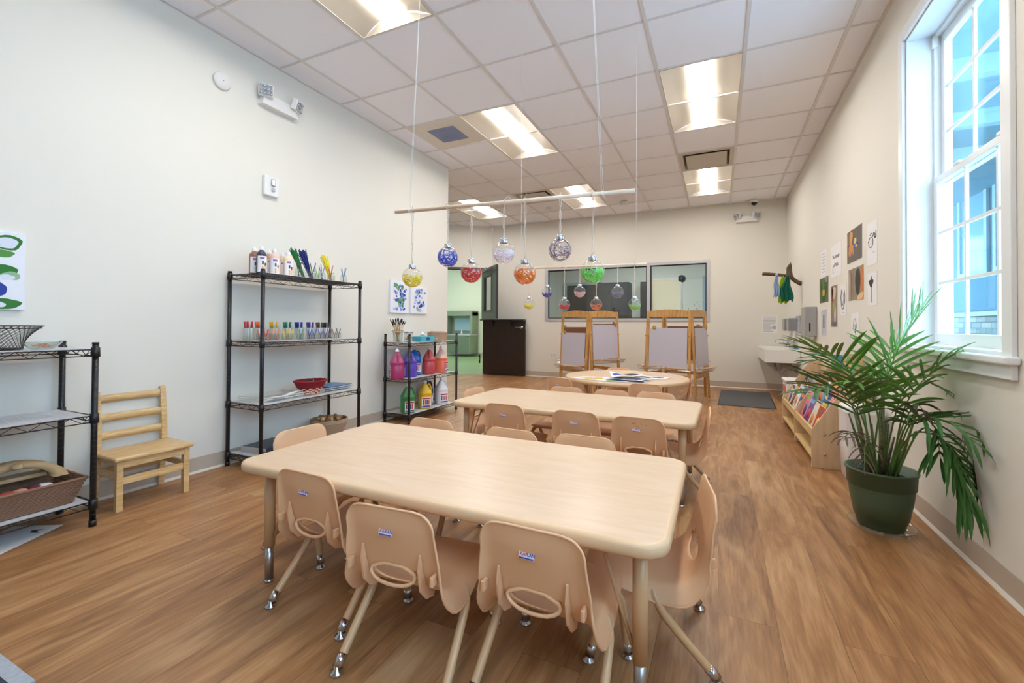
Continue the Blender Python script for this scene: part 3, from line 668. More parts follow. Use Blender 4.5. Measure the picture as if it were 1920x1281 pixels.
# ================================================================== HANGING MOBILES
M_dowel = wood('bare_dowel', (246,224,202), (230,202,176), (2, 20, 20), .5)
M_twine = mat('jute_twine', (226,204,184), .9, noise=.1, nscale=300)
M_nylon = mat('white_cord', (240,240,240), .5)
M_globe = thin_glass('ornament_plastic', (252,252,252), ior=1.45, base=.03)
M_cap = mat('silver_cap', (205,208,215), .22, 1.0)
def ornament(label, x, y, z_bar, zc, col, group, seed, fill=.5, n=26, thin=1.0):
    rr = random.Random(seed); Rr = .040; t = thing('glass_ornament', label, 'ornament', (x, y, zc), rr.uniform(0, 6), group)
    b = MB(); b.lathe([(Rr*math.sin(a), -Rr*math.cos(a)) for a in [PI*i/20*.93 for i in range(21)]], M_globe, 32); b.build('globe', t)
    b = MB(); zt = Rr*.97; b.lathe([(.0135, zt-.004), (.0145, zt), (.0142, zt+.010), (.010, zt+.013), (0, zt+.0135)], M_cap, 18)
    b.tube([(.004*math.cos(a), 0, zt+.017+.004*math.sin(a)) for a in [2*PI*i/10 for i in range(10)]], .0008, M_cap, 6, closed=True); b.build('cap', t)
    b = MB(); Ms = mat('paint_swirl_%d_%d_%d' % col, col, .35)
    lim = -Rr+2*Rr*fill
    for i in range(n):
        r_ = Rr*rr.uniform(.88, .95); ax = Vector((rr.uniform(-1, 1), rr.uniform(-1, 1), rr.uniform(-.3, 1.6))).normalized(); u = ax.orthogonal().normalized(); v = ax.cross(u); k0 = rr.uniform(-.9, .35)*r_
        a0 = rr.uniform(0, 6.3); P = []
        for j in range(16):
            a = a0+j*.22; q = (u*math.cos(a)+v*math.sin(a))*math.sqrt(max(1e-6, r_*r_-k0*k0))+ax*k0
            q.z += .002*math.sin(j*1.3+i)
            if q.z < lim and q.length < Rr*.965: P.append(q)
            elif len(P) > 3: break
            else: P = []
        if len(P) > 3: b.tube(P, rr.uniform(.0010, .0021)*thin, Ms, 6)
    if fill <= .5:      # pool of paint in the bottom of the globe
        b.lathe([(Rr*.955*math.sin(a), -Rr*.955*math.cos(a)) for a in [PI*i/14*.33 for i in range(15)]], Ms, 28)
    tag(b.build('paint_swirl', t), kind=None)
    b = MB(); zb = z_bar-zc
    for s in (0, PI):
        b.tube([(.0030*math.cos(s+k*.35)*(1 if k > 3 else .6), .0030*math.sin(s+k*.35), zt+.02+(zb-.006-zt-.02)*k/24) for k in range(25)], .0013, M_twine, 6)
    b.tube([(0, .0095*math.cos(a), zb+.0095*math.sin(a)) for a in [2*PI*i/14 for i in range(14)]], .0014, M_twine, 6, closed=True)
    b.tube([(0, 0, zb+.0095), (.012, -.006, zb+.020), (.022, -.008, zb+.014)], .0012, M_twine, 6)
    b.build('twine', t); return t
def bar(label, P0, P1, r, cords, ly):
    P0, P1 = Vector(P0), Vector(P1); c = (P0+P1)/2; t = thing('mobile_bar', label, 'mobile', c)
    b = MB(); b.tube([P0-c, P1-c], r, M_dowel, 14); b.build('dowel', t)
    for (u, hook) in cords:
        p = P0.lerp(P1, u)-c; h_ = Vector(hook)-c; b = MB()
        for s in (-1, 1): b.tube([p+Vector((s*.003, 0, 0)), p.lerp(h_, .5)+Vector((s*.0018, 0, 0)), h_], .0007, M_nylon, 6)
        b.tube([p+Vector((0, (r+.001)*math.cos(a), (r+.001)*math.sin(a))) for a in [2*PI*i/12 for i in range(12)]], .0012, M_nylon, 6, closed=True); b.tube([p, p+Vector((.012, -r-.002, -r-.012))], .001, M_nylon, 6)
        cd = b.build('hanging_cord', t); b = MB(); b.box(h_.x-.012, h_.x+.012, h_.y-.004, h_.y+.004, h_.z-.003, h_.z+.0, M_white, .001); b.tube([h_, h_+Vector((0, 0, -.012)), h_+Vector((.005, 0, -.016)), h_+Vector((.006, 0, -.009))], .0014, M_white, 6); b.build('ceiling_hook', cd)
ga, gb = 'ornaments on the near mobile', 'ornaments on the far mobile'
PA, PB = Vector((-1.204, 1.42, 1.447)), Vector((-.243, 1.42, 1.418))
bar('long bare wooden dowel across the middle of the room carrying seven large ornaments', PA, PB, .0072, [(.075, (-1.29, 1.705, H_C)), (.892, (-.49, 1.705, H_C))], 0)
cl = [('yellow', -1.117, 1.176, (240,214,40), .62, 46, 1), ('blue', -.948, 1.248, (28,76,206), .85, 34, 1), ('red', -.844, 1.184, (218,30,44), .66, 46, 1), ('pale pink and white', -.708, 1.249, (244,228,238), .62, 40, .99), ('orange', -.624, 1.170, (246,126,22), .66, 46, 1), ('thin purple', -.493, 1.245, (120,88,130), .95, 24, .6), ('light green', -.379, 1.166, (120,222,90), .62, 48, 1)]
for i, (nm, x, z, c_, f, n, th) in enumerate(cl):
    u = (x-PA.x)/(PB.x-PA.x); ornament('large clear ornament with %s paint threads, on the near mobile' % nm, x, 1.42, PA.z+(PB.z-PA.z)*u, z, c_, ga, 11+i, f, n, th)
QA, QB = Vector((-1.32, 2.92, 1.402)), Vector((-.424, 2.92, 1.389))
bar('second bare wooden dowel further back, level with the top of the office window', QA, QB, .007, [(.01, (-1.32, 2.925, H_C)), (.93, (-.49, 2.925, H_C))], 0)
for i, (nm, x, z, c_) in enumerate([('yellow', -1.248, 1.142, (236,218,60)), ('dark blue', -1.108, 1.224, (50,66,170)), ('red', -.980, 1.134, (214,40,50)), ('pink', -.869, 1.221, (232,186,196)), ('orange', -.753, 1.131, (236,112,40)), ('grey purple', -.609, 1.211, (128,120,150)), ('lime green', -.498, 1.128, (140,206,80))]):
    u = (x-QA.x)/(QB.x-QA.x); ornament('small-looking clear ornament with %s paint in its bottom half, on the far mobile' % nm, x, 2.92, QA.z+(QB.z-QA.z)*u, z, c_, gb, 31+i, .5, 24, 1)
# ================================================================== WIRE SHELVING ALONG THE LEFT WALL
M_liner = mat('shelf_liner', (205,205,210), .5, noise=.12, nscale=60)
def wire_shelf_unit(label, x, y, length, depth, post_top, levels):
    """local x along the wall, local -y towards the room"""
    t = thing('wire_shelf', label, 'shelf', (x, y, 0), PI/2, None)
    for px in (0, length):
        for py in (0, -depth):
            b = MB(); b.tube([(px, py, .004), (px, py, post_top)], .0125, M_black, 14); b.tube([(px, py, 0), (px, py, .03)], .0150, M_black, 14); b.tube([(px, py, post_top-.004), (px, py, post_top+.006)], .0135, M_black, 14)
            z = .06
            while z < post_top: b.tube([(px, py, z-.0012), (px, py, z+.0012)], .0130, mat('post_groove', (60,62,70), .3), 14, cap=False); z += .0254
            b.build('post', t)
    for lv in levels:
        b = MB(); w = .0028; e = .018
        for py in (-e*.0, -depth):       # long trusses
            for dz in (0, -.03): b.tube([(0, py, lv+dz), (length, py, lv+dz)], w, M_black, 6)
            n = int(length/.045); P = [(length*i/n, py, lv-(.03 if i % 2 else 0)) for i in range(n+1)]; b.tube(P, .0019, M_black, 5, smooth=False)
        for px in (0, length):
            for dz in (0, -.03): b.tube([(px, 0, lv+dz), (px, -depth, lv+dz)], w, M_black, 6)
            n = int(depth/.045); P = [(px, -depth*i/n, lv-(.03 if i % 2 else 0)) for i in range(n+1)]; b.tube(P, .0019, M_black, 5, smooth=False)
        n = int(length/.026)
        for i in range(1, n): b.tube([(length*i/n, 0, lv-.001), (length*i/n, -depth, lv-.001)], .0014, M_black, 5)
        for py in (-depth*.33, -depth*.66): b.tube([(0, py, lv-.005), (length, py, lv-.005)], .0022, M_black, 6)
        for px in (0, length):
            for py in (0, -depth): b.lathe([(.0132, -.036), (.0185, -.034), (.0165, .012), (.0132, .013)], M_black, 14, o=(px, py, lv))
        s = b.build('shelf', t)
        b = MB(); b.box(.016, length-.016, -depth+.004, -.004, lv+.0032, lv+.0050, M_liner)
        for i in range(int(length/.05)):
            for sgn in (1, -1):
                xx = .03+i*.05
                if .02 < xx and xx+.05 < length-.02: b.prism([(xx if sgn > 0 else xx+.05, -depth+.01, lv+.0051), ((xx if sgn > 0 else xx+.05)+.0016, -depth+.01, lv+.0051), (xx+.0516 if sgn > 0 else xx+.0016, -.01, lv+.0051), (xx+.05 if sgn > 0 else xx, -.01, lv+.0051)], (0, 0, .0001), mat('liner_lines', (236,236,240), .5))
        b.build('shelf_liner', s)
    return t
wire_shelf_unit('low black wire shelf at the left picture edge, with a wicker basket below', -3.095, .19, .90, .335, .885, [.119, .534, .855])
wire_shelf_unit('tall black four-level wire shelf with paint bottles on its top', -3.095, 1.94, .865, .345, 1.345, [.085, .438, .862, 1.325])
wire_shelf_unit('three-level black wire shelf holding large paint jugs', -3.095, 3.515, .86, .305, .885, [.085, .440, .800])

# ---- wooden child chair by the wall
t = thing('wooden_chair', 'small pale wooden ladder-back chair against the left wall', 'chair', (-2.98, 1.39, 0), math.radians(88))
def wpart(nm, f):
    b = MB(); f(b); return b.build(nm, t)
hw = .155
for s in (-1, 1):
    x0 = s*hw-.014; wpart('leg', lambda b: b.prism([(x0, -.145, 0), (x0, -.115, 0), (x0, -.115, .262), (x0, -.145, .262)], (.028, 0, 0), M_beech))
    P = [(.130, 0), (.100, .28), (.106, .42), (.128, .595), (.134, .602), (.142, .602), (.152, .59), (.134, .42), (.130, .28), (.156, 0)]
    wpart('leg', lambda b: b.prism([(x0, y, z) for y, z in P], (.028, 0, 0), M_beech))
wpart('seat', lambda b: b.box(-.185, .185, -.165, .112, .262, .284, M_beech, .009, 3))
wpart('apron', lambda b: (b.box(-.141, .141, -.143, -.125, .222, .262, M_beech, .002), b.box(-.150, -.132, -.125, .11, .222, .262, M_beech, .002), b.box(.132, .150, -.125, .11, .222, .262, M_beech, .002)))
wpart('stretcher', lambda b: b.box(-.141, .141, -.138, -.120, .135, .172, M_beech, .002))
wpart('stretcher', lambda b: b.box(-.141, .141, .110, .126, .135, .172, M_beech, .002))
for s in (-1, 1): wpart('stretcher', lambda b: b.box(s*.148-.008, s*.148+.008, -.12, .118, .155, .188, M_beech, .002))
for z, y in ((.335, .108), (.435, .116), (.540, .130)):
    def slat(b):
        n = 8; P = []
        for k in range(n+1): x = -.142+.284*k/n; P.append([(x, y+.008*(1-(x/.142)**2)+d, zz) for d, zz in ((0, z), (0, z+.042), (.011, z+.042), (.011, z))])
        b.grid(P, M_beech, close_u=True)
    wpart('back_slat', slat)

# ---- containers helpers
def loose(nm, label, cat, x, y, z, rz=0, group=None): return thing(nm, label, cat, (x, y, z), rz, group)
def woven(b, prof, m, seg=40, sx=1, sy=1, rx=None, turns=None):
    """stacked coils following a profile"""
    for (r_, z, th) in prof:
        b.tube([(r_*sx*math.cos(2*PI*k/seg), r_*sy*math.sin(2*PI*k/seg), z+(.0008 if k % 2 else -.0008)) for k in range(seg)], th, m, 6, closed=True)
M_wick = mat('brown_wicker', (138,104,82), .7, noise=.25, nscale=120)
M_coil = mat('seagrass_coil', (178,150,124), .8, noise=.2, nscale=150)
def rect_ring(x, y, z, hx_, hy__, n=14, wob=.0015, ph=0):
    P = []
    for (ax_, ay_, bx_, by_) in ((-hx_, -hy__, hx_, -hy__), (hx_, -hy__, hx_, hy__), (hx_, hy__, -hx_, hy__), (-hx_, hy__, -hx_, -hy__)):
        L = math.hypot(bx_-ax_, by_-ay_); k = max(4, int(L/.014)); nx, ny = (by_-ay_)/L, -(bx_-ax_)/L
        for i in range(k): u = i/k; w = wob*(1 if (i+ph) % 2 else -1); P.append((x+ax_+(bx_-ax_)*u+nx*w, y+ay_+(by_-ay_)*u+ny*w, z))
    return P
# wicker basket on the low shelf
t = loose('wicker_basket', 'rectangular brown wicker basket on the bottom shelf at the left edge', 'basket', -2.928, .885, .1245, PI/2)
b = MB(); n = 15
for i in range(n): u = i/(n-1); b.tube(rect_ring(0, 0, .006+u*.10, .150+u*.035, .115+u*.03, ph=i), .0044, M_wick, 6, closed=True)
b.box(-.15, .15, -.115, .115, .002, .008, M_wick)
for ring in (.110,): b.tube(rect_ring(0, 0, ring+.004, .190, .148, wob=.0), .0068, M_wick, 8, closed=True)
b.build('basket_body', t)
M_cork = mat('tan_foam', (196,164,122), .75, noise=.12, nscale=25)
s = loose('foam_arch', 'curved tan foam piece lying on top of the wicker basket', 'craft material', -2.945, .885, .2405, PI/2)
b = MB(); P = []
for k in range(21):
    a = PI*k/20; P.append([(-.165*math.cos(a)*q, -.05+.0*a+.05*math.sin(a)+dy, .004+.085*math.sin(a)*q) for q, dy in ((1, 0), (1, .10), (.70, .12), (.70, .0))])
b.grid(P, M_cork, close_u=True); b.box(-.15, .15, .03, .12, .0, .02, M_cork, .008, 3); b.lathe([(.0, .02), (.018, .018), (.02, .0)], M_cork, 12, o=(0, -.02, .075)); b.build('foam_body', s); 
for i, (cx, cc) in enumerate(((-.07, (176,72,52)), (-.03, (214,140,120)), (.02, (120,30,60)), (.05, (222,220,232)))):
    f = loose('fabric_scrap', ['rust red', 'pale pink', 'dark wine red', 'white'][i]+' fabric scrap in the wicker basket', 'fabric', -2.85, .90+cx, .215, .3*i, 'fabric scraps in the basket'); rr = random.Random(i+5)
    b = MB(); b.grid([[(.045*(u/6-.5)*1.6, .05*(v/6-.5)*1.4, .022*math.cos((u-3)*.5)*math.cos((v-3)*.5)+.006*rr.random()) for u in range(7)] for v in range(7)], mat('fabric%d' % i, cc, .85)); b.build('cloth', f)
# wire bowl, glass dish, plastic bag on the low shelf top
t = loose('wire_bowl', 'black diamond-mesh wire bowl on top of the low shelf', 'bowl', -2.97, .80, .8602)
b = MB(); n = 44
for s in (-1, 1):
    for k in range(n): b.tube([((.105+.065*u*u)*math.cos(2*PI*k/n+s*u*.75), (.105+.065*u*u)*math.sin(2*PI*k/n+s*u*.75), .004+.105*u) for u in [i/8 for i in range(9)]], .0009, M_black, 4)
for r_, z, th in ((.170, .109, .0028), (.163, .098, .0018), (.105, .004, .0022), (.07, .003, .0015)): b.tube([(r_*math.cos(2*PI*k/40), r_*math.sin(2*PI*k/40), z) for k in range(40)], th, M_black, 6, closed=True)
b.build('bowl_mesh', t); b = MB(); b.lathe([(0, .002), (.1, .002), (.1, .0035), (0, .0035)], mat('bowl_base', (40,40,44), .4), 30); b.build('bowl_base', t)
t = loose('plastic_bag', 'clear plastic bag with pink and blue pieces inside the wire bowl', 'bag', -2.90, .745, .869); b = MB(); rr = random.Random(4)
b.lathe([(0, 0), (.05, .005), (.062, .03), (.045, .06), (.012, .075), (.0, .077)], M_jar, 20); b.build('bag_film', t); b = MB()
for i in range(14): b.box(*[v for p in ((rr.uniform(-.03, .03),), ) for v in (p[0]-.01, p[0]+.01)], *(lambda q: (q-.008, q+.008))(rr.uniform(-.03, .03)), *(lambda q: (q, q+.008))(rr.uniform(.008, .045)), mat('bagbit%d' % (i % 3), [(214,90,150), (90,140,220), (240,240,244)][i % 3], .5), .002)
b.build('bag_pieces', t)
t = loose('glass_dish', 'ribbed clear glass dish holding orange shreds on the low shelf', 'dish', -2.84, .975-.045, .8602)
b = MB(); P = []
for i, (r_, z) in enumerate([(.0, .003), (.035, .003), (.045, .010), (.060, .028), (.066, .036), (.064, .036), (.056, .026), (.042, .012), (.03, .006), (0, .006)]): P.append([(r_*(1+(.03 if k % 2 else -.03)*(r_ > .04))*math.cos(2*PI*k/36), r_*(1+(.03 if k % 2 else -.03)*(r_ > .04))*math.sin(2*PI*k/36), z) for k in range(36)])
b.grid(P, M_jar, close_u=True); b.build('dish_body', t); b = MB(); M_or = mat('orange_shreds', (226,130,80), .7)
for i in range(60): a = rr.uniform(0, 6.3); q = rr.uniform(0, .036); p = Vector((q*math.cos(a), q*math.sin(a), .010+rr.uniform(0, .014))); b.tube([p, p+Vector((rr.uniform(-.012, .012), rr.uniform(-.012, .012), .004))], .0011, M_or, 4)
tag(b.build('orange_shreds', t), kind='stuff')
t = loose('wicker_paper', 'sheet of paper with a small dark print lying on the floor under the low shelf', 'paper', -2.93, .86, .0012, .5); t.name = 'floor_paper'
b = MB(); b.box(-.11, .11, -.14, .14, 0, .0008, M_paper); b.build('paper', t); b = MB(); b.prism([(.02, .085, .0009), (.06, .10, .0009), (.05, .075, .0009), (.075, .06, .0009), (.03, .065, .0009)], (0, 0, .0003), M_ink); b.build('print', t)

# ---- tall shelf, top: paint bottles
def bottle(label, x, y, z, col, group):
    t = loose('paint_bottle', label, 'bottle', x, y, z, 0, group)
    b = MB(); b.lathe([(0, 0), (.030, 0), (.032, .004), (.032, .128), (.029, .142), (.018, .156), (.013, .160), (.013, .166), (0, .166)], mat('bottle_%d_%d' % col[:2], col, .3), 24); bd = b.build('bottle_body', t)
    b = MB(); b.lathe([(.0145, .162), (.0145, .180), (.011, .184), (.006, .186), (.005, .196), (0, .197)], M_plastic_w, 18); b.build('bottle_cap', t)
    b = MB(); n = 12; a0 = -1.05-.35
    for zz0, zz1, c_ in ((.010, .120, M_paper),):
        b.grid([[(.0325*math.cos(a0+2.1*k/n), .0325*math.sin(a0+2.1*k/n), z_) for k in range(n+1)] for z_ in (zz0, zz1)], c_)
    for zz0, zz1, k0, k1, c_ in ((.098, .112, 3, 8, (150,100,170)), (.060, .085, 5, 7, (90,56,40)), (.052, .074, 8, 10, (60,40,36)), (.014, .05, 5, 7, (236,176,130)), (.014, .055, 8, 10, (240,190,140))):
        b.grid([[(.0329*math.cos(a0+2.1*k/n), .0329*math.sin(a0+2.1*k/n), z_) for k in range(k0, k1+1)] for z_ in (zz0, zz1)], mat('lab_%d_%d_%d' % c_, c_, .6))
    b.build('bottle_label', bd); return t
gB = 'paint bottles on the tall shelf'; zT = 1.3302
for nm, x, y, c_ in (('reddish brown paint bottle, far left of the row on the tall shelf', -2.95, 2.015, (156,104,88)), ('very dark navy-brown paint bottle on the tall shelf', -2.86, 2.005, (60,62,84)), ('orange-brown paint bottle behind the peach one', -2.97, 2.14, (214,152,116)),
                     ('peach paint bottle in the middle of the row on the tall shelf', -2.88, 2.115, (240,200,182)), ('sand coloured paint bottle behind, between peach and cream ones', -2.98, 2.255, (220,200,160)), ('cream paint bottle, last on the right before the jars', -2.88, 2.225, (240,222,192))):
    bottle(nm, x, y, zT, c_, gB)
# ---- jars
def jar(t, r_, h, b=None):
    b = MB(); b.lathe([(0, .002), (r_*.85, .002), (r_, .006), (r_, h*.72), (r_*.80, h*.86), (r_*.80, h), (r_*.84, h+.001)], M_jar, 24); b.build('jar_glass', t)
def sticks(t, name, cols, n, L, spread, r_, z0=.006, tip=None, seed=0, rr_=.0022, tuft=None):
    rr = random.Random(seed)
    for i in range(n):
        a = 2*PI*i/n+rr.uniform(-.3, .3); q = spread; p0 = Vector((-.4*r_*math.cos(a), -.4*r_*math.sin(a), z0)); d = Vector((math.cos(a)*q, math.sin(a)*q, 1)).normalized(); l_ = L*rr.uniform(.9, 1.06); c_ = cols[i % len(cols)]
        m_ = mat('stick_%d_%d_%d' % c_, c_, .5); b = MB(); b.tube([p0, p0+d*l_], rr_, m_, 8)
        if tip: b.tube([p0+d*l_*.97, p0+d*(l_+.018)], [rr_*1.3, rr_*.7], mat('tip_%d' % tip[0], tip, .8), 8)
        b.build(name, t)
def tuftjar(label, x, y, z, col, lean, h=.11, seed=1):
    t = loose('glass_jar', label, 'jar', x, y, z, 0, 'jars on top of the tall shelf'); jar(t, .030, .085)
    rr = random.Random(seed); b = MB(); m_ = mat('stems_%d_%d_%d' % col, col, .6)
    for i in range(34):
        o = Vector((rr.uniform(-.007, .007), rr.uniform(-.007, .007), .012)); d = Vector(lean)+Vector((rr.uniform(-.11, .11), rr.uniform(-.11, .11), 0)); b.tube([o, o+d*h*.5, o+d*h*rr.uniform(.9, 1.1)], .0032, m_, 5)
    tag(b.build('pipe_cleaner_bundle', t), kind='stuff'); return t
tuftjar('jar with a bundle of green pipe cleaners leaning left', -2.93, 2.405, zT, (10,118,60), (0, -.50, 1), .200, 1)
tuftjar('jar with a bundle of dark blue pipe cleaners leaning left', -2.93, 2.475, zT, (20,38,120), (0, -.46, 1), .200, 2)
tuftjar('jar with a tall bundle of yellow pipe cleaners', -2.93, 2.665, zT, (246,222,30), (0, -.40, 1), .195, 3)
for nm, x, y, cols in (('jar with dark grey brushes in front of the green bundle', -2.86, 2.30, [(60,62,70), (90,80,80)]), ('jar with dark blue-grey brushes next to the dark blue bundle', -2.85, 2.415, [(70,86,110), (50,54,64)]), ('jar with lilac and brown brushes on the tall shelf', -2.87, 2.52, [(120,110,160), (110,80,80), (90,100,140)]),
                       ('jar with one red-pink brush near the yellow bundle', -2.86, 2.60, [(196,60,90)]), ('jar with teal blue brushes at the right end of the tall shelf top', -2.86, 2.73, [(40,100,150), (70,120,170)]), ('jar with small green stems between the brush jars', -2.97, 2.57, [(110,180,60)])):
    t = loose('glass_jar', nm, 'jar', x, y, zT, 0, 'jars on top of the tall shelf'); jar(t, .027, .07); sticks(t, 'brush', cols, 2+len(cols), .125, .28, .02, seed=int(y*100))
# second shelf: marker jars by colour, each with tools lying in front
z2 = .8675
for i, (nm, y, c_) in enumerate([('red', 1.995, (206,24,40)), ('orange', 2.075, (246,116,60)), ('yellow', 2.185, (246,200,20)), ('green', 2.295, (40,136,110)), ('blue', 2.395, (34,50,170)), ('purple', 2.50, (104,80,170)), ('brown', 2.59, (120,76,74)), ('black', 2.655, (40,44,50))]):
    t = loose('marker_jar', 'clear jar of markers with %s caps on the second level of the tall shelf' % nm, 'jar', -2.97, y, z2, 0, 'marker jars on the tall shelf'); jar(t, .034, .115)
    rr = random.Random(i)
    for k in range(5):
        a = 2*PI*k/5+.4; p0 = Vector((.012*math.cos(a), .012*math.sin(a), .006)); d = Vector((.10*math.cos(a), .10*math.sin(a), 1)).normalized(); b = MB()
        b.tube([p0, p0+d*.085], .0058, M_plastic_w, 8); mk = b.build('marker', t); b = MB(); b.tube([p0+d*.084, p0+d*.128], .0066, mat('cap_'+nm, c_, .35), 8); b.build('marker_cap', mk)
    c2 = tuple(min(255, int(v*.75+70)) for v in c_)
    for k in range(1 if nm in ('green', 'black') else 2):
        t = loose('tool_glass', '%s small glass of %s %s in front of the %s markers' % (['first', 'second'][k], nm, 'brushes', nm), 'jar', -2.86+.0*k, y+.028+(k-.5)*.046*(nm not in ('green', 'black')), z2, 0, 'small glasses on the tall shelf')
        b = MB(); b.lathe([(0, .002), (.020, .002), (.022, .05), (.0225, .05)], M_jar, 18); b.build('jar_glass', t)
        sticks(t, 'brush', [c_, c2], 4, .082, .45, .018, seed=i*3+k, rr_=.0019)
# third shelf: wire trays, red basket, blue folders
def wire_tray(label, x, y, z, lx, ly, rz=PI/2):
    t = loose('wire_tray', label, 'tray', x, y, z, rz, 'white wire trays'); b = MB(); Mw = mat('white_wire', (226,224,214), .4)
    for k in range(int(lx/.02)+1):
        xx = -lx/2+k*.02; b.tube([(xx, -ly/2-.008, .036), (xx, -ly/2, .002), (xx, ly/2, .002), (xx, ly/2+.008, .036)], .0011, Mw, 5, smooth=False)
    for k in range(int(ly/.03)+1): yy = -ly/2+k*.03; b.tube([(-lx/2-.008, yy, .036), (-lx/2, yy, .002), (lx/2, yy, .002), (lx/2+.008, yy, .036)], .0011, Mw, 5, smooth=False)
    for q, z_ in ((.008, .036), (.004, .02)): b.tube([(-lx/2-q, -ly/2-q, z_), (lx/2+q, -ly/2-q, z_), (lx/2+q, ly/2+q, z_), (-lx/2-q, ly/2+q, z_)], .002, Mw, 6, closed=True, smooth=False)
    b.build('tray_wires', t); return t
z3 = .4433
wire_tray('white wire tray with paper on the left of the third level', -2.93, 2.15, z3, .31, .25); wire_tray('white wire tray with blue folders on the right of the third level', -2.93, 2.66, z3, .26, .23)
wire_tray('white wire tray under the red basket', -2.93, 2.415, z3, .16, .25)
for i in range(3):
    t = loose('paper_sheet', ['lowest', 'middle', 'topmost'][i]+' sheet of white paper in the left wire tray', 'paper', -2.93+.01*i, 2.16+.01*i, z3+.004+.012*i, PI/2+.08*i, 'papers in the left wire tray')
    b = MB(); n = 10; b.grid([[(-.14+.28*u/n, -.11+.22*v/n, .004+.014*(u/n)**2*(i+1)*.4+.004*math.sin(u*.8+i)) for v in range(3)] for u in range(n+1)], M_paper); b.build('paper', t)
t = loose('red_basket', 'small woven basket, dark red with a pink checked lower part', 'basket', -2.86, 2.415, z3+.0045); t.scale = (1, 1, 1.25)
b = MB(); Mr = mat('dark_red_weave', (140,20,36), .7, noise=.2, nscale=80); Mp = mat('pink_weave', (236,180,150), .7)
for i in range(4):
    z = .006+i*.009; n = 22; r_ = .062+.035*i/9
    for k in range(n):
        a = 2*PI*k/n; m_ = Mp if (k+i) % 2 else Mr; o_ = .0 if (k+i) % 2 else -.002; c_, s_ = math.cos(a), math.sin(a); hw_ = PI*r_/n*.98
        b.grid([[((r_+o_)*c_-s_*u*hw_*1.2, ((r_+o_)*s_+c_*u*hw_)*1.25, z+v) for u in (-1, 1)] for v in (0, .0088)], m_)
woven(b, [(.078+.0035*i, .046+.006*i, .0042) for i in range(6)], Mr, 30, 1, 1.25); woven(b, [(.099, .082, .0065)], Mr, 30, 1, 1.25); b.lathe([(0, .003), (.06, .003), (.06, .006)], Mp, 20, sy=1.25); b.build('basket_body', t)
for i, (dy, c_) in enumerate(((-.035, (30,128,96)), (.0, (40,110,80)), (.045, (120,150,150)))):
    f = loose('ribbon', ['bright green curled ribbon in the red basket', 'dark green curled ribbon in the red basket', 'grey-green pointed leaf shape in the red basket'][i], 'ribbon', -2.885, 2.41+dy, z3+.06, 0, 'ribbons in the red basket'); b = MB()
    if i < 2: b.grid([[(.012*math.cos(u*.7)+.01*v, .02*u/6-.03, .02+.018*math.sin(u*.9)+.016*v) for v in (0, 1)] for u in range(20)], mat('ribbon%d' % i, c_, .4))
    else: b.prism([(0, -.012, .0), (.0, .008, .062), (.0, .02, .0)], (.002, 0, 0), mat('ribbon2', c_, .4))
    b.build('ribbon_band', f)
for i in range(3):
    t = loose('folder', ['bottom', 'middle', 'top'][i]+' blue folder in the right wire tray', 'folder', -2.93, 2.66+.012*i, z3+.012+.012*i, PI/2+.06*i-.05, 'blue folders'); b = MB()
    b.box(-.125, .125, -.10, .10, 0, .003, mat('folder_blue%d' % i, [(84,112,150), (110,140,176), (90,130,180)][i], .4), .001); b.box(-.125, .125, -.10, .098, .0045, .006, mat('folder_blue%d' % i, (0, 0, 0)), .0005); b.build('folder_cover', t)
# bottom shelf: log basket, navy boxes
z4 = .0902
t = loose('coiled_basket', 'round seagrass basket full of cut wood pieces on the bottom of the tall shelf', 'basket', -2.92, 2.655, z4)
b = MB(); woven(b, [(.100+.0035*i if i < 12 else .142-.001*(i-12), .005+.0075*i, .0048) for i in range(16)], M_coil, 40); b.lathe([(0, .002), (.1, .002), (.1, .006)], M_coil, 24); b.build('basket_body', t)
M_log = wood('log_wood', (176,132,88), (120,84,54), (20, 20, 3), .7); M_end = mat('log_end', (206,170,124), .7, noise=.15, nscale=60)
rr = random.Random(9)
for i in range(8):
    a = 2*PI*i/8; q = .075 if i else 0; L = rr.uniform(.04, .065); d = Vector((math.cos(a+1.2), math.sin(a+1.2), rr.uniform(.1, .9))).normalized()
    l_ = loose('wood_piece', 'cut round piece of branch wood in the seagrass basket', 'wood', -2.92+q*math.cos(a), 2.655+q*math.sin(a), z4+.118, 0, 'wood pieces in the seagrass basket'); b = MB()
    r_ = rr.uniform(.014, .021); b.tube([-d*L/2, d*L/2], r_, M_log, 14); b.build('bark', l_); b = MB()
    for s in (-1, 1): b.tube([s*d*L/2, s*d*(L/2+.0008)], r_*.93, M_end, 14)
    b.build('cut_face', l_)
for i in range(2):
    t = loose('flat_box', ['lower dark navy flat box with silver edge at the bottom of the tall shelf', 'upper dark navy flat box leaning at the bottom of the tall shelf'][i], 'box', -2.93, 2.13, z4+.001+.021*i, PI/2+.1*i, 'navy flat boxes'); b = MB()
    b.box(-.13, .13, -.11, .11, 0, .02, mat('navy_card', (28,34,58), .35), .003); b.build('box_body', t); b = MB(); b.box(-.1305, -.124, -.1105, .1105, -.0003, .0203, M_alu, .002); b.build('box_edge', t)

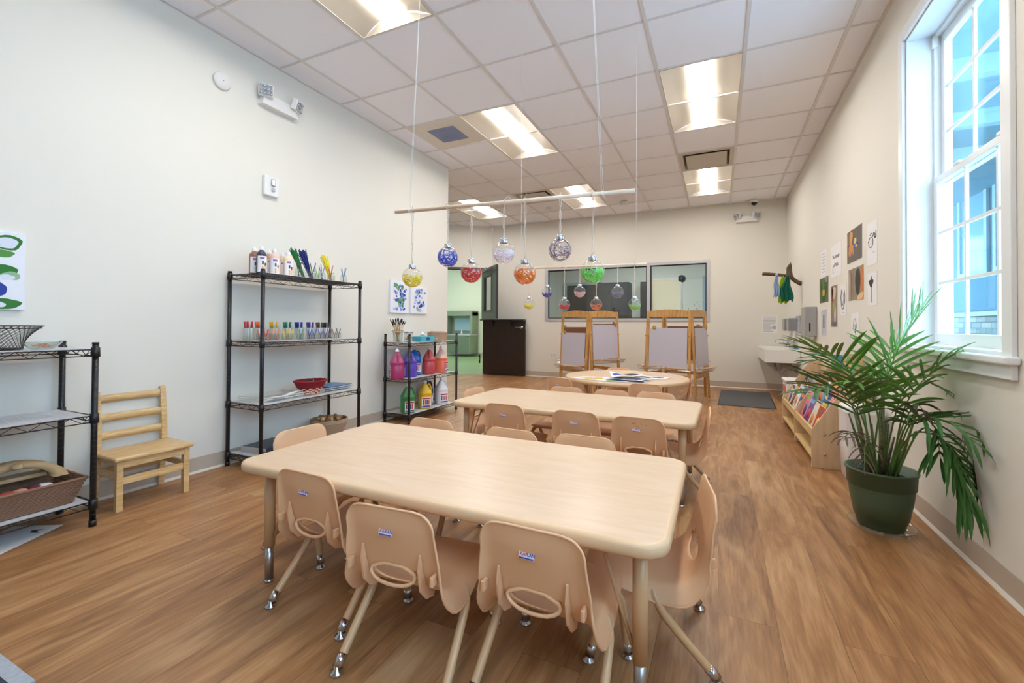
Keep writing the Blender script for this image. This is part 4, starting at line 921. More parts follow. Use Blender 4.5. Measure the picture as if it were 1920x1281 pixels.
# ---- jug shelf
def jug(label, x, y, z, col, rz, group, top=None, cap=(236,236,240), fill=1.0):
    t = loose('paint_jug', label, 'jug', x, y, z, rz, group); Mj = mat('jug_%d_%d_%d' % col, col, .28); Mt = Mj if not top else mat('jugtop_%d_%d' % top[:2], top, .28); b = MB()
    def ring(hx_, z_, r_=.45):
        P = []
        for k in range(32):
            a = 2*PI*k/32; c_, s_ = math.cos(a), math.sin(a); n_ = 3.2; q = (abs(c_)**n_+abs(s_)**n_)**(-1/n_); P.append((hx_*q*c_*(1-.0), hx_*q*s_, z_))
        return P
    b.grid([ring(.058, .0), ring(.066, .006), ring(.068, .02), ring(.068, .135), ring(.0665, .139), ring(.068, .143), ring(.068, .165)], Mj, close_u=True)
    b.grid([ring(.068, .165), ring(.062, .182), ring(.046, .212), ring(.031, .240), ring(.021, .256), ring(.018, .262)], Mt, close_u=True); b.poly(ring(.058, .0)[::-1], Mj); b.tube([(0, 0, .258), (0, 0, .276)], .0175, Mt, 18)
    # moulded side handle over a dark recess
    b.tube(catmull([(.030, 0, .252), (.050, 0, .246), (.062, 0, .215), (.067, 0, .175)], 5), .0095, Mt, 10)
    bd = b.build('jug_body', t)
    b = MB(); b.lathe([(.0195, .270), (.021, .272), (.021, .286), (.012, .290), (.008, .291), (.0075, .302), (0, .303)], mat('jug_cap_%d' % cap[0], cap, .4), 18); b.build('jug_cap', t)
    b = MB(); b.box(-.048, .048, -.0695, -.0683, .018, .125, M_paper)
    b.box(-.044, .044, -.0702, -.0695, .104, .118, mat('lab_red', (190,50,80), .6)); b.box(-.044, .044, -.0702, -.0695, .022, .036, mat('lab_blue', (60,70,160), .6))
    for k, c_ in enumerate(((50,60,120), (200,50,60), (40,50,90), (210,70,60))): b.box(-.036+k*.019, -.024+k*.019, -.0702, -.0695, .046, .096, mat('lab2_%d' % k, c_, .6), .0)
    b.build('jug_label', bd); return t
zm_, zl = .4453, .0903; gj = 'paint jugs on the low wire shelf'
jug('magenta paint jug, far left on the middle level', -2.91, 3.475, zm_, (176,56,110), PI*.5-2.3, gj, top=(186,74,120))
jug('violet paint jug on the middle level, behind the front post', -2.91, 3.665, zm_, (98,74,190), PI*.5-2.0, gj, top=(112,90,196))
jug('bright blue paint jug on the middle level', -3.0, 3.86, zm_, (24,98,190), PI*.5-.55, gj)
jug('brick red paint jug on the middle level', -2.90, 3.99, zm_, (196,72,78), PI*.5-2.4, gj, top=(206,92,92))
jug('coral orange paint jug with pale empty top, rightmost on the middle level', -2.88, 4.19, zm_, (244,124,96), PI*.5+.2, gj, top=(232,196,184))
jug('green paint jug on the bottom level', -2.88, 3.605, zl, (62,136,78), PI*.5-.6, gj)
jug('yellow paint jug on the bottom level', -2.88, 3.895, zl, (228,184,36), PI*.5-.7, gj, cap=(236,210,80))
jug('dark navy paint jug at the back of the bottom level', -3.0, 4.085, zl, (34,48,84), PI*.5-.5, gj)
jug('white paint jug, rightmost on the bottom level', -2.88, 4.20, zl, (232,232,240), PI*.5-.45, gj)
zt = .8053
t = loose('brush_jar', 'tapered glass jar packed with long paint brushes, bristles up, on the jug shelf', 'jar', -2.95, 3.53, zt)
b = MB(); b.lathe([(0, .003), (.040, .003), (.042, .008), (.050, .105), (.055, .110), (.055, .128), (.053, .128), (.048, .108), (.040, .01)], M_jar, 28); b.build('jar_glass', t)
b = MB(); b.tube([(.0555*math.cos(2*PI*k/32), .0555*math.sin(2*PI*k/32), .110) for k in range(32)], .006, mat('twine_band', (196,166,134), .8), 6, closed=True); b.build('jar_band', t)
rr = random.Random(21)
for i in range(26):
    a = 2.4*i; q = .034*math.sqrt(i/26); p0 = Vector((-q*.6*math.cos(a), -q*.6*math.sin(a), .008)); d = Vector((math.cos(a)*q*9, math.sin(a)*q*19, 1)).normalized(); L = rr.uniform(.195, .235)
    b = MB(); b.tube([p0, p0+d*L*.6, p0+d*L*.82], [.0022, .0034, .0028], mat('brush_wood%d' % (i % 3), [(226,176,120), (236,226,214), (206,150,96)][i % 3], .4), 6); br_ = b.build('brush', t)
    b = MB(); b.tube([p0+d*L*.82, p0+d*L*.92], .003, M_steel, 6); b.build('ferrule', br_)
    b = MB(); b.tube([p0+d*L*.92, p0+d*L*.99, p0+d*L*1.08], [.003, .0058, .003], mat('bristle_black', (20,20,24), .8), 7); b.build('bristles', br_)
t = loose('lidded_jar', 'round glass jar with metal lid and tan pieces inside, on the jug shelf', 'jar', -2.93, 3.675, zt)
b = MB(); b.lathe([(0, .002), (.044, .002), (.046, .006), (.046, .088), (.042, .094)], M_jar, 28); b.build('jar_glass', t)
b = MB(); b.lathe([(.043, .092), (.045, .093), (.045, .106), (.043, .109), (0, .109)], M_steel, 28); b.build('jar_lid', t)
b = MB()
for i in range(40): a = rr.uniform(0, 6.3); q = rr.uniform(0, .036); x_, y_, z_ = q*math.cos(a), q*math.sin(a), rr.uniform(.006, .06); b.lathe([(0, -.007), (.008, 0), (0, .007)], mat('jarbit%d' % (i % 3), [(206,150,104), (236,220,196), (150,96,66)][i % 3], .6), 8, o=(x_, y_, z_), axis=(rr.random(), rr.random(), rr.random()))
tag(b.build('jar_contents', t), kind='stuff')
t = loose('tissue_box', 'turquoise patterned tissue box with a tissue sticking up', 'tissue box', -2.91, 3.90, zt, PI/2)
b = MB(); Mtq = mat('tissue_turquoise', (70,170,186), .5, noise=.35, nscale=14); b.box(-.115, .115, -.06, .06, 0, .055, Mtq, .002); b.build('box_body', t); b = MB(); b.box(-.03, .03, -.0612, -.0602, .012, .046, mat('tissue_emblem', (30,60,110), .5), .0); b.box(-.06, .06, -.02, .02, .0552, .0558, mat('tissue_slot', (206,226,230), .5)); b.build('box_print', t)
b = MB(); b.grid([[(-.045+.09*u/8, .02*math.sin(v*.9+u*.6), .054+.055*v/6*(1-.5*abs(u-5)/5)) for u in range(9)] for v in range(7)], M_paper); b.build('tissue', t)
t = loose('shell_dish', 'pale woven shell-shaped dish between the tissue box and the round basket', 'dish', -2.86, 4.05, zt)
b = MB(); b.lathe([(0, .004), (.02, .004), (.045, .035), (.05, .042), (.047, .042), (.02, .008)], mat('pale_shell', (216,196,176), .6), 12, sy=.7); b.build('dish_body', t); b = MB(); b.tube([(.0495*math.cos(2*PI*k/24), .0495*.7*math.sin(2*PI*k/24), .0425) for k in range(24)], .0016, M_coil, 6, closed=True); b.build('dish_rim', t)
t = loose('coiled_basket', 'low round lidded seagrass basket at the right end of the jug shelf top', 'basket', -2.95, 4.215, zt)
b = MB(); woven(b, [(.108, .005+.008*i, .0050) for i in range(11)], M_coil, 44); b.lathe([(0, .002), (.105, .002), (.105, .006)], M_coil, 24); b.build('basket_body', t)
b = MB(); woven(b, [(.110-.0088*i, .092+.0025*min(i, 4), .0050) for i in range(12)], M_coil, 40); b.build('basket_lid', t)

# ---- canvases on the left wall
def canvas(label, y0, y1, z0, z1, seed, big):
    rr = random.Random(seed); w, h = y1-y0, z1-z0; t = thing('canvas', label, 'painting', (XL, (y0+y1)/2, (z0+z1)/2), PI/2, 'unframed canvases')
    b = MB(); b.box(-w/2, w/2, -.022, -.001, -h/2, h/2, mat('canvas_white', (238,238,246), .8, bump=.1, bscale=900), .002)
    cols = [(46,120,44), (84,146,66), (36,64,160), (70,96,190), (150,186,150), (130,156,220), (222,226,240), (186,200,232)]; blobs = []
    if big:
        X0 = w/2; Z1 = h/2
        blobs = [(X0-.062, Z1-.050, .050, .037, 0), (X0-.066, Z1-.052, .040, .026, 6), (X0-.075, Z1-.105, .036, .018, 1), (X0-.125, Z1-.050, .030, .030, 0), (X0-.115, Z1-.085, .022, .010, 2),
                 (X0-.080, Z1-.185, .058, .026, 0), (X0-.050, Z1-.210, .034, .020, 4), (X0-.062, Z1-.218, .026, .014, 6), (X0-.105, Z1-.275, .046, .036, 2), (X0-.115, Z1-.270, .026, .020, 5), (X0-.122, Z1-.268, .012, .010, 6),
                 (X0-.068, Z1-.345, .054, .026, 0), (X0-.088, Z1-.350, .024, .014, 6), (X0-.092, Z1-.362, .008, .006, 2), (X0-.20, Z1-.12, .04, .03, 0), (X0-.22, Z1-.22, .04, .03, 3), (X0-.21, Z1-.32, .04, .03, 1), (X0-.28, Z1-.07, .03, .03, 2)]
    else:
        for i in range(60 if seed == 3 else 42):
            x = rr.uniform(-1, 1)*w*.36*(.6 if rr.random() < .5 else 1); z = rr.uniform(-1, 1)*h*.40; r_ = rr.uniform(.012, .024); blobs.append((x, z, r_, r_*rr.uniform(.7, 1.1), rr.choice([2, 3, 5, 2, 5, 0, 1, 4] if seed == 3 else [2, 3, 5, 5, 4, 7, 6])))
    for i, (x, z, rx, rz_, c_) in enumerate(blobs):
        a0 = rr.uniform(0, 6); P = []
        for k in range(18): a = 2*PI*k/18; q = 1+.07*math.sin(3*a+a0)+.05*math.sin(5*a); P.append((max(-w/2+.003, min(w/2-.003, x+rx*q*math.cos(a))), -.0225-.00006*i, max(-h/2+.003, min(h/2-.003, z+rz_*q*math.sin(a)))))
        if i % 3 == 2 and not big:
            b.grid([P, [(x+(p[0]-x)*.55, p[1], z+(p[2]-z)*.55) for p in P]], mat('blot%d' % c_, cols[c_], .7), close_u=True)
        else: b.poly(P, mat('blot%d' % c_, cols[c_], .7))
    b.build('canvas_board', t, recalc=False); return t
canvas('large white canvas with green and blue printed shapes, cut by the left picture edge', .62, .956, 1.046, 1.42, 2, True)
canvas('canvas of crowded blue and green blots, left one of the pair behind the yellow ornament', 3.60, 3.895, 1.11, 1.455, 3, False)
canvas('canvas of sparse blue blots, right one of the pair near the wall corner', 3.935, 4.236, 1.112, 1.415, 4, False)
# ================================================================== RIGHT WALL: BOOKCASE, BIN, SINK, DISPENSERS, PAPERS
M_maplep = wood('maple_panel', (224,194,156), (212,180,140), (10, 10, 1.5), .35)
M_maplel = wood('maple_edge', (232,200,140), (222,186,124), (1.5, 10, 10), .35)
bx0, bl, bd_ = .599, 1.55, .345
t = thing('book_display', 'low two-bay wooden book display full of picture books along the right wall', 'bookcase', (bx0, 5.24, 0), -PI/2)
SL = [(0, 0), (0, .262), (.30, .708), (.345, .708), (.345, 0)]
SL = [(0, 0), (0, .262), (.245, .655), (.345, .655), (.345, 0)]
for x in (0, bl/2, bl):
    b = MB(); b.prism([(x-.009, y, z+.001) for y, z in SL], (.018, 0, 0), M_maplep); sp = b.build('side_panel', t)
    if x == bl:
        for z in (.095, .235):
            b = MB(); b.lathe([(0, 0), (.010, 0), (.009, .004), (0, .005)], M_chrome, 12, o=(x+.009, .075, z), axis=(1, 0, 0)); b.build('screw_cap', sp)
for k in range(2):
    xa, xb = k*bl/2+.009, (k+1)*bl/2-.009
    b = MB(); b.box(xa, xb, .004, .335, .055, .073, M_maplel, .002); b.build('bottom_shelf', t)
    b = MB(); b.box(xa, xb, .004, .020, .205, .262, M_maplel, .002); b.build('front_rail', t)
    b = MB(); b.box(xa, xb, .02, .20, .196, .206, M_maplep); b.box(xa, xb, .20, .214, .206, .40, M_maplep); b.build('book_trough', t)
    b = MB(); b.box(xa, xb, .13, .20, .33, .342, M_maplel, .002); b.box(xa, xb, .13, .142, .342, .40, M_maplel, .002); b.build('upper_rail', t)
    b = MB(); b.box(xa, xb, .327, .345, .075, .64, M_maplep, .002); b.build('back_panel', t)
bn = [('navy and white', (40,70,140)), ('teal blue', (38,104,160)), ('red', (206,52,40)), ('white', (236,234,228)), ('orange', (236,130,50)), ('lime green', (120,190,60)), ('yellow', (238,200,50)), ('grey', (140,146,150)), ('pink', (230,120,150)), ('brown', (140,92,60)), ('purple', (120,80,150)), ('sky blue', (120,180,220)), ('black', (40,40,46)), ('cream', (232,220,190))]
rr = random.Random(12)
for k in range(2):
    for row in range(2):
        names = bn[:]; rr.shuffle(names); names = names[:7]
        for j, (nm, c_) in enumerate(names):
            u = k*bl/2+.06+j*.098; w = rr.uniform(.15, .20); h = rr.uniform(.20, .26) if row == 0 else rr.uniform(.17, .22)
            yy, zz = ((.030+.006*(j % 2)*3, .208) if row == 0 else (.228+.0*j, .3435))
            if row == 1: yy = .150+.018*(j % 2)
            u = min(max(u, k*bl/2+.02+w/2), (k+1)*bl/2-.02-w/2)
            wx, wy = bx0+yy, 5.24-u
            bk = thing('picture_book', 'picture book with %s cover, %s row, %s bay of the book display' % (nm, ['front', 'back'][row], ['far', 'near'][k]), 'book', (wx, wy, zz+.001), -PI/2+rr.uniform(-.06, .06), 'picture books in the display')
            tl = Matrix.Rotation(-.31-(j % 3)*.02, 4, 'X'); b = MB(); b.M = tl; b.box(-w/2, w/2, 0, .009, 0, h, mat('book_%d_%d_%d' % c_, c_, .35), .001); b.build('cover', bk)
            b = MB(); b.M = tl; b.box(-w/2+.003, w/2+.0008, .0018, .0072, .003, h+.0006, M_paper); b.build('pages', bk)
            b = MB(); b.M = tl; c2 = bn[(j*3+k*5+row) % 14][1]; b.box(-w*.38, w*.38, -.0006, 0, h*.74, h*.88, mat('book_%d_%d_%d' % c2, c2, .35)); b.lathe([(0, 0), (w*.28, 0), (w*.28, .0008), (0, .0008)], mat('book_%d_%d_%d' % bn[(j+row*4) % 14][1], bn[(j+row*4) % 14][1], .35), 14, o=(rr.uniform(-.02, .02), 0, h*.38), axis=(0, -1, 0)); b.build('cover_art', bk)
# things on top of the display (hardly seen through the palm)
for lab, y, c_, hgt in (('blue and orange box on top of the book display, half hidden by the palm', 4.35, (90,150,200), .10), ('tan wooden crate on top of the near end of the book display', 3.95, (214,180,130), .13)):
    t = thing('display_box', lab, 'box', (.898, y, .6565), -PI/2); b = MB(); q = .10; e = .007
    m_ = mat('dbox_%d' % c_[0], c_, .5)
    b.box(-q, q, -.035, .035, 0, .006, m_); b.box(-q, q, -.035, -.035+e, .006, hgt, m_); b.box(-q, q, .035-e, .035, .006, hgt, m_); b.box(-q, -q+e, -.028, .028, .006, hgt, m_); b.box(q-e, q, -.028, .028, .006, hgt, m_); b.build('box_body', t)
    b = MB(); b.box(-q*.6, q*.6, -.0362, -.035, hgt*.3, hgt*.7, mat('dbox_label', (238,170,70), .5)); b.build('box_label', t)
t = thing('storage_bin', 'white lidded bin at the far end of the book display', 'bin', (.80, 5.52, 0), -PI/2)
b = MB(); b.box(-.14, .14, -.15, .12, 0, .40, M_plastic_w, .02, 3); b.build('bin_body', t); b = MB(); b.box(-.15, .15, -.16, .13, .401, .43, M_plastic_w, .01, 3); b.build('bin_lid', t); b = MB(); b.box(-.10, .10, -.1515, -.150, .28, .36, mat('bin_print', (214,90,70), .5)); b.build('bin_label', t)
t = thing('waste_bin', 'tall white rounded bin between the book display and the palm pot', 'bin', (.845, 3.535, 0), -PI/2)
b = MB(); rb = rr_outline(.118, .105, .045); b.grid([[(x*s_, y*s_, z) for x, y in rb(0)] for s_, z in ((.80, 0), (.86, .006), (.94, .20), (.99, .40), (1, .43), (1.02, .436), (1.02, .452), (.98, .455))], M_plastic_w, close_u=True); b.poly([(x*.80, y*.80, 0) for x, y in rb(0)][::-1], M_plastic_w); b.build('bin_body', t)
b = MB(); b.grid([[(x*s_, y*s_, z) for x, y in rb(0)] for s_, z in ((.99, .456), (.97, .470), (.90, .478), (.6, .482))], M_plastic_w, close_u=True); b.poly([(x*.6, y*.6, .482) for x, y in rb(0)], M_plastic_w); b.build('bin_lid', t)
# floor mat
t = thing('floor_mat', 'dark grey ribbed mat on the floor in front of the sink', 'mat', (.34, 6.80, 0), math.radians(-2))
b = MB(); b.box(-.31, .31, -.72, .72, 0, .006, mat('mat_grey', (84,82,84), .9, noise=.2, nscale=90), .002); b.build('mat_pile', t); b = MB()
for (a0, a1, b0, b1) in ((-.325, .325, -.735, -.72), (-.325, .325, .72, .735), (-.325, -.31, -.72, .72), (.31, .325, -.72, .72)): b.box(a0, a1, b0, b1, 0, .004, M_black)
b.build('mat_border', t)
# sink
M_porc = mat('porcelain', (244,242,238), .12)
t = thing('trough_sink', 'white trough sink fixed to the right wall in the far corner', 'sink', (.767, 7.255, 0), -PI/2)
b = MB(); L_, D_ = .60, .20
b.box(-L_, L_, -D_, D_-.002, .515, .53, M_porc, .004); b.box(-L_, L_, -D_, -D_+.03, .53, .69, M_porc, .006); b.box(-L_, L_, D_-.06, D_-.002, .53, .69, M_porc, .006); b.box(-L_, -L_+.03, -D_+.02, D_-.05, .53, .688, M_porc, .004); b.box(L_-.03, L_, -D_+.02, D_-.05, .53, .688, M_porc, .004); b.build('basin', t)
M_pvc = mat('pipe_cover_grey', (176,166,164), .6)
for x in (-.28, .28):
    b = MB(); b.tube(catmull([(x, 0, .515), (x, 0, .43), (x+.01, 0, .38), (x+.05, .01, .36), (x+.09, .02, .385), (x+.10, .05, .43), (x+.10, .12, .44), (x+.10, .198, .44)], 5), .022, M_pvc, 14); b.build('drain_trap', t)
    b = MB(); b.tube(catmull([(x-.06, .198, .40), (x-.06, .12, .39), (x-.05, .06, .44), (x-.04, .05, .515)], 5), .006, M_steel, 8); b.build('supply_hose', t)
def faucet(x, tb):
    b = MB(); b.lathe([(0, .69), (.026, .69), (.026, .70), (.016, .705), (.014, .80), (.018, .81), (0, .815)], M_chrome, 18, o=(x, .165, 0)); b.tube(catmull([(x, .165, .77), (x, .10, .80), (x, .02, .79), (x, -.0, .755)], 5), .0095, M_chrome, 12)
    for s in (-1, 1): b.lathe([(0, .69), (.02, .69), (.02, .72), (.012, .73), (0, .735)], M_chrome, 14, o=(x+s*.09, .165, 0)); b.tube([(x+s*.09, .165, .742), (x+s*.15, .12, .75)], [.009, .006], M_chrome, 8); b.box(x-.1, x+.1, .155, .175, .70, .712, M_chrome)
    b.build('faucet', tb)
faucet(.28, t); faucet(-.28, t)
t = thing('soap_bottle', 'small bottle with blue soap on the front edge of the trough sink', 'bottle', (.955-.02, 6.83, .6925)); b = MB(); b.lathe([(0, 0), (.022, .0), (.022, .05)], mat('soap_blue', (60,150,210), .2), 16); b.build('soap_liquid', t); b = MB(); b.lathe([(.0225, .0), (.0225, .09), (.01, .105), (.01, .125), (0, .125)], M_jar, 16); b.tube([(0, 0, .12), (0, 0, .15), (-.03, 0, .148)], .004, M_plastic_w, 8); b.build('soap_pump', t)
# dispensers
t = thing('towel_dispenser', 'tall brushed steel paper towel dispenser on the right wall', 'dispenser', (XR, 5.77, 1.05), -PI/2)
b = MB(); b.box(-.14, .14, -.108, -.001, -.16, .16, M_steel, .008); b.build('dispenser_body', t); b = MB(); b.box(.1402, .142, -.075, -.062, -.11, -.02, M_black, .001); b.box(-.06, .06, -.06, -.02, -.164, -.160, M_black); b.build('level_slot', t); b = MB(); b.box(-.10, .10, -.06, -.02, -.19, -.1645, M_paper); b.build('paper_towel', t)
for lab, y in (('steel soap dispenser with black knobs over the sink, nearer one', 7.00), ('steel soap dispenser with black knobs over the sink, corner one', 7.42)):
    t = thing('soap_dispenser', lab, 'dispenser', (XR, y, 1.02), -PI/2, 'steel soap dispensers'); b = MB(); b.box(-.10, .10, -.11, -.001, -.09, .09, M_steel, .012, 3); b.build('dispenser_body', t)
    b = MB()
    for s in (-1, 1): b.lathe([(0, 0), (.012, 0), (.013, .018), (.009, .022), (0, .022)], M_black, 14, o=(s*.075, -.08, -.075), axis=(s*.6, -1, -.2))
    b.build('push_knob', t)
t = thing('plastic_holder', 'clear plastic wall holder between the steel dispensers', 'holder', (XR, 6.62, 1.03), -PI/2); b = MB(); b.box(-.09, .09, -.05, -.001, -.12, .10, thin_glass('frosted_holder', (224,228,236), base=.12), .004); b.build('holder_body', t); b = MB(); b.box(-.08, .08, -.04, -.01, -.11, .03, M_paper, .002); b.build('holder_stack', t)
# branch with scarves in the corner
M_bark = wood('bark', (120,96,76), (74,56,44), (20, 20, 6), .9)
t = thing('wall_branch', 'bare forked branch sticking out of the right wall near the far corner', 'branch', (XR, 6.6, 1.62))
b = MB(); b.tube(catmull([(0, .02, -.08), (-.08, .0, -.03), (-.13, 0, .04), (-.135, .0, .12), (-.12, 0, .20)], 6), [.028, .027, .026, .025, .025, .025, .025, .025, .025, .026, .028, .03, .032, .034, .034, .033, .032, .030, .028, .026, .024, .022, .016, .008, .004], M_bark, 10); b.build('trunk', t)
b = MB(); b.tube(catmull([(-.10, 0, .0), (-.2, -.01, .035), (-.32, 0, .055), (-.44, 0, .068)], 5), [.02]*6+[.021]*5+[.022]*5, M_bark, 10); b.tube(catmull([(-.12, 0, .06), (-.16, 0, .10), (-.15, .01, .15)], 4), .009, M_bark, 8); b.build('side_twig', t)
def scarf(label, x, y, z, w, L, c_, seed):
    s_ = thing('scarf', label, 'scarf', (x, y, z), 0, 'scarves on the wall branch'); rr = random.Random(seed); b = MB(); n, k = 16, 12
    b.grid([[(w*(v/k-.5)*(.35+.65*min(1, u/n*2.2))*(1-.15*math.sin(u*.4))+.008*math.sin(u*.5+seed), .024*math.sin(v*1.5+seed+u*.12)*(.4+.6*u/n), -L*u/n-.012*math.sin(v*1.1+seed)*(u/n)) for v in range(k+1)] for u in range(n+1)], mat('scarf_%d_%d' % c_[:2], c_, .8)); o = b.build('cloth', s_); md = o.modifiers.new('s', 'SOLIDIFY'); md.thickness = .002; bake_mods(o)
    b = MB(); b.lathe([(.012*1, -.016), (.026, -.006), (.027, .006), (.014, .016)], mat('scarf_%d_%d' % c_[:2], c_, .8), 14, axis=(1, 0, 0)); b.build('knot', s_); return s_
scarf('dark green scarf tied on the wall branch', .80, 6.56, 1.63, .13, .31, (0,104,84), 1)
scarf('pale blue scarf tied on the wall branch, left of the green one', .69, 6.575, 1.665, .07, .29, (170,196,226), 2)
scarf('lime yellow scarf hanging behind the green one on the wall branch', .765, 6.60, 1.64, .10, .345, (190,226,50), 3)
# notice on the far wall
t = thing('notice', 'hand washing notice sheet taped to the far wall by the sink', 'notice', (.73, YB, 1.026), 0)
b = MB(); b.box(-.105, .105, -.0018, -.0006, -.136, .136, M_paper); b.build('paper', t)
text('Hand Washing Procedures', .0165, M_ink, 'heading', t, (0, -.002, .118), bold=.0004)
b = MB(); rr = random.Random(2); Mg = mat('grey_print', (110,110,116), .7)
for i in range(15): z = .095-i*.0145; b.box(-.09, (-.09+rr.uniform(.09, .17)) if i > 4 else .085, -.0024, -.0018, z-.002, z+.002, Mg)
b.box(.045, .085, -.0024, -.0018, -.075, -.02, mat('print_panel', (176,180,190), .7)); b.build('printed_lines', t)
# pages on the right wall
def page(label, y0, y1, z0, z1, kind):
    w, h = abs(y1-y0), abs(z1-z0); t = thing('wall_page', label, 'page', (XR, (y0+y1)/2, (z0+z1)/2), -PI/2, 'pages pinned on the right wall')
    cs = {'hand': (92,82,76), 'green': (76,96,50), 'bark': (150,132,112), 'apple': (150,120,104)}
    b = MB(); b.box(-w/2, w/2, -.0018, -.0006, -h/2, h/2, M_paper); b.build('paper', t)
    def blob(b, cx, cz, rx, rz_, c_, a=0, n=18, d=.0022, wob=.1, sd=0):
        P = []
        for k in range(n):
            q = 2*PI*k/n; r_ = 1+wob*math.sin(3*q+sd); x, z = rx*r_*math.cos(q), rz_*r_*math.sin(q); P.append((max(-w/2, min(w/2, cx*w+(x*math.cos(a)-z*math.sin(a))*w)), -d, max(-h/2, min(h/2, cz*h+(x*math.sin(a)+z*math.cos(a))*h))))
        b.poly(P, mat('pg_%d_%d_%d' % c_, c_, .6))
    def line(b, P, r_=.0022):
        b.tube([(x*w, -.0022, z*h) for x, z in P], r_, M_ink, 5)
    b = MB()
    if kind in cs:
        b.box(-w/2+.004, w/2-.004, -.0021, -.0018, -h/2+.004, h/2-.004, mat('pgbg_'+kind, cs[kind], .4, noise=.25, nscale=14))
    if kind == 'hand':
        blob(b, -.22, .22, .10, .26, (226,160,80), -.15, d=.0024, wob=.2); blob(b, -.20, -.05, .16, .10, (216,140,84), 0, d=.0026)
        for k in range(4): blob(b, -.34+k*.09, -.18, .03, .11, (220,146,90), .1*k, d=.0028)
        blob(b, .06, .1, .08, .10, (226,210,130), 0, d=.0024); blob(b, .12, -.03, .16, .07, (70,80,190), .2, d=.0026); blob(b, .14, -.05, .07, .04, (220,200,80), 0, d=.0028)
        for k in range(5): blob(b, -.44, .35-k*.06, .05, .012, (214,190,160), .5, d=.0024)
    elif kind == 'green':
        blob(b, .0, .0, .34, .42, (58,90,34), 0, d=.0024); blob(b, -.03, .25, .12, .2, (96,124,50), 0, d=.0026); blob(b, -.02, -.1, .16, .14, (196,160,40), 0, d=.0028, wob=.02); blob(b, .28, .38, .14, .10, (150,150,140), 0, d=.0026)
    elif kind == 'bark':
        blob(b, .42, .0, .14, .48, (206,124,70), 0, d=.0024); blob(b, .14, .05, .17, .40, (52,60,54), 0, d=.0026, wob=.04); blob(b, .3, -.4, .2, .10, (226,196,140), .3, d=.0028)
        for k in range(4): blob(b, -.40+k*.12, 0, .035, .44, [(196,186,170), (120,96,80), (170,120,96), (150,140,124)][k], 0, d=.0024, wob=.15, sd=k)
    elif kind == 'apple':
        blob(b, .0, .32, .3, .14, (196,206,180), 0, d=.0024); blob(b, .05, -.02, .16, .12, (150,176,90), 0, d=.0026); blob(b, -.25, .3, .14, .2, (150,60,50), 0, d=.0024); blob(b, .15, -.2, .14, .22, (206,206,212), 0, d=.0024); blob(b, .0, -.42, .4, .06, (120,116,118), 0, d=.0024)
    elif kind == 'clock':
        line(b, [(.22*math.cos(2*PI*k/20)-.1, .12*math.sin(2*PI*k/20)+.03) for k in range(21)]); line(b, [(.1, .14), (.2, .22), (.32, .18), (.3, .08), (.42, .12), (.40, .24)], .003); line(b, [(-.2, .2), (-.05, .24), (.05, .2)]); line(b, [(-.1, -.05), (-.08, .1)], .001)
        blob(b, -.36, .07, .03, .015, (30,30,34), d=.0026); blob(b, .2, -.22, .14, .006, (150,150,150))
    elif kind == 'flower':
        blob(b, -.1, .18, .24, .12, (50,46,46), 0, d=.0024, wob=.2); blob(b, -.05, .30, .05, .09, (56,50,50), .2); line(b, [(-.08, .1), (-.06, -.1), (-.04, -.3), (0, -.42)], .002); blob(b, 0, -.40, .05, .02, (60,56,56))
    elif kind == 'clarinet':
        line(b, [(-.2, .34), (-.3, .1), (-.25, -.15), (-.1, -.30), (.1, -.28), (.25, -.1), (.3, .1), (.2, .3)], .003); line(b, [(-.1, .28), (-.15, 0), (0, -.2), (.12, 0), (.1, .2)], .0018); blob(b, .05, -.42, .25, .006, (150,150,150))
    elif kind == 'tool':
        b.box(-w/2+.004, w/2-.004, -.0021, -.0018, -h/2+.004, h/2-.004, mat('pgbg_tool', (204,208,218), .3)); line(b, [(-.1, .3), (-.1, .0), (-.12, -.2)], .002); line(b, [(.1, .3), (.1, 0), (.12, -.2)], .002); line(b, [(-.12, 0), (.12, .02)], .0015)
    elif kind == 'lines':
        for k in range(7): blob(b, -.02, .36-k*.115, .30, .008, (120,120,122), wob=0)
    elif kind == 'sketch':
        line(b, [(-.1, .3), (-.2, .0), (.0, -.2), (.2, .0), (.05, .3)], .002); line(b, [(0, .1), (.1, -.3)], .002)
    elif kind == 'title':
        pass
    if kind != 'title': b.build('picture', t, recalc=False)
    else:
        b.bm.free(); tx = mat('title_ink', (70,70,74), .7)
        text('The Language', h*.155, tx, 'lettering', t, (0, -.0022, h*.13)); text('of Music', h*.17, tx, 'lettering', t, (0, -.0022, -h*.13))
        b = MB(); line(b, [(-.28, -.15), (-.30, -.3), (-.24, -.36)], .0018); line(b, [(-.28, -.15), (-.18, -.17)], .0018); b.build('note_drawing', t)
    return t
page('small page of handwritten lines, leftmost on the upper right wall', 5.43, 5.16, 1.50, 1.765, 'lines')
page('page reading The Language of Music', 4.985, 4.60, 1.445, 1.74, 'title')
page('photo of a hand drawing with blue and yellow on dark grey', 4.415, 3.995, 1.50, 1.765, 'hand')
page('white page with a round ink drawing, highest at the right', 3.88, 3.66, 1.42, 1.72, 'clock')
page('green photo page with a yellow centre', 5.50, 5.09, 1.23, 1.49, 'green')
page('photo page of tree bark beside an orange edge', 4.375, 3.96, 1.195, 1.455, 'bark')
page('white page with a single dark flower drawing', 3.87, 3.67, 1.14, 1.37, 'flower')
page('tall narrow photo page with an apple-green shape and grey bottom', 4.995, 4.74, .985, 1.375, 'apple')
page('white page with a looping ink outline beside the tall photo', 4.655, 4.44, 1.09, 1.355, 'clarinet')
page('laminated grey page with two thin lines beside the towel dispenser', 5.42, 5.18, .90, 1.165, 'tool')
page('white page with an ink sketch half hidden behind the palm', 4.30, 4.08, .88, 1.10, 'sketch')
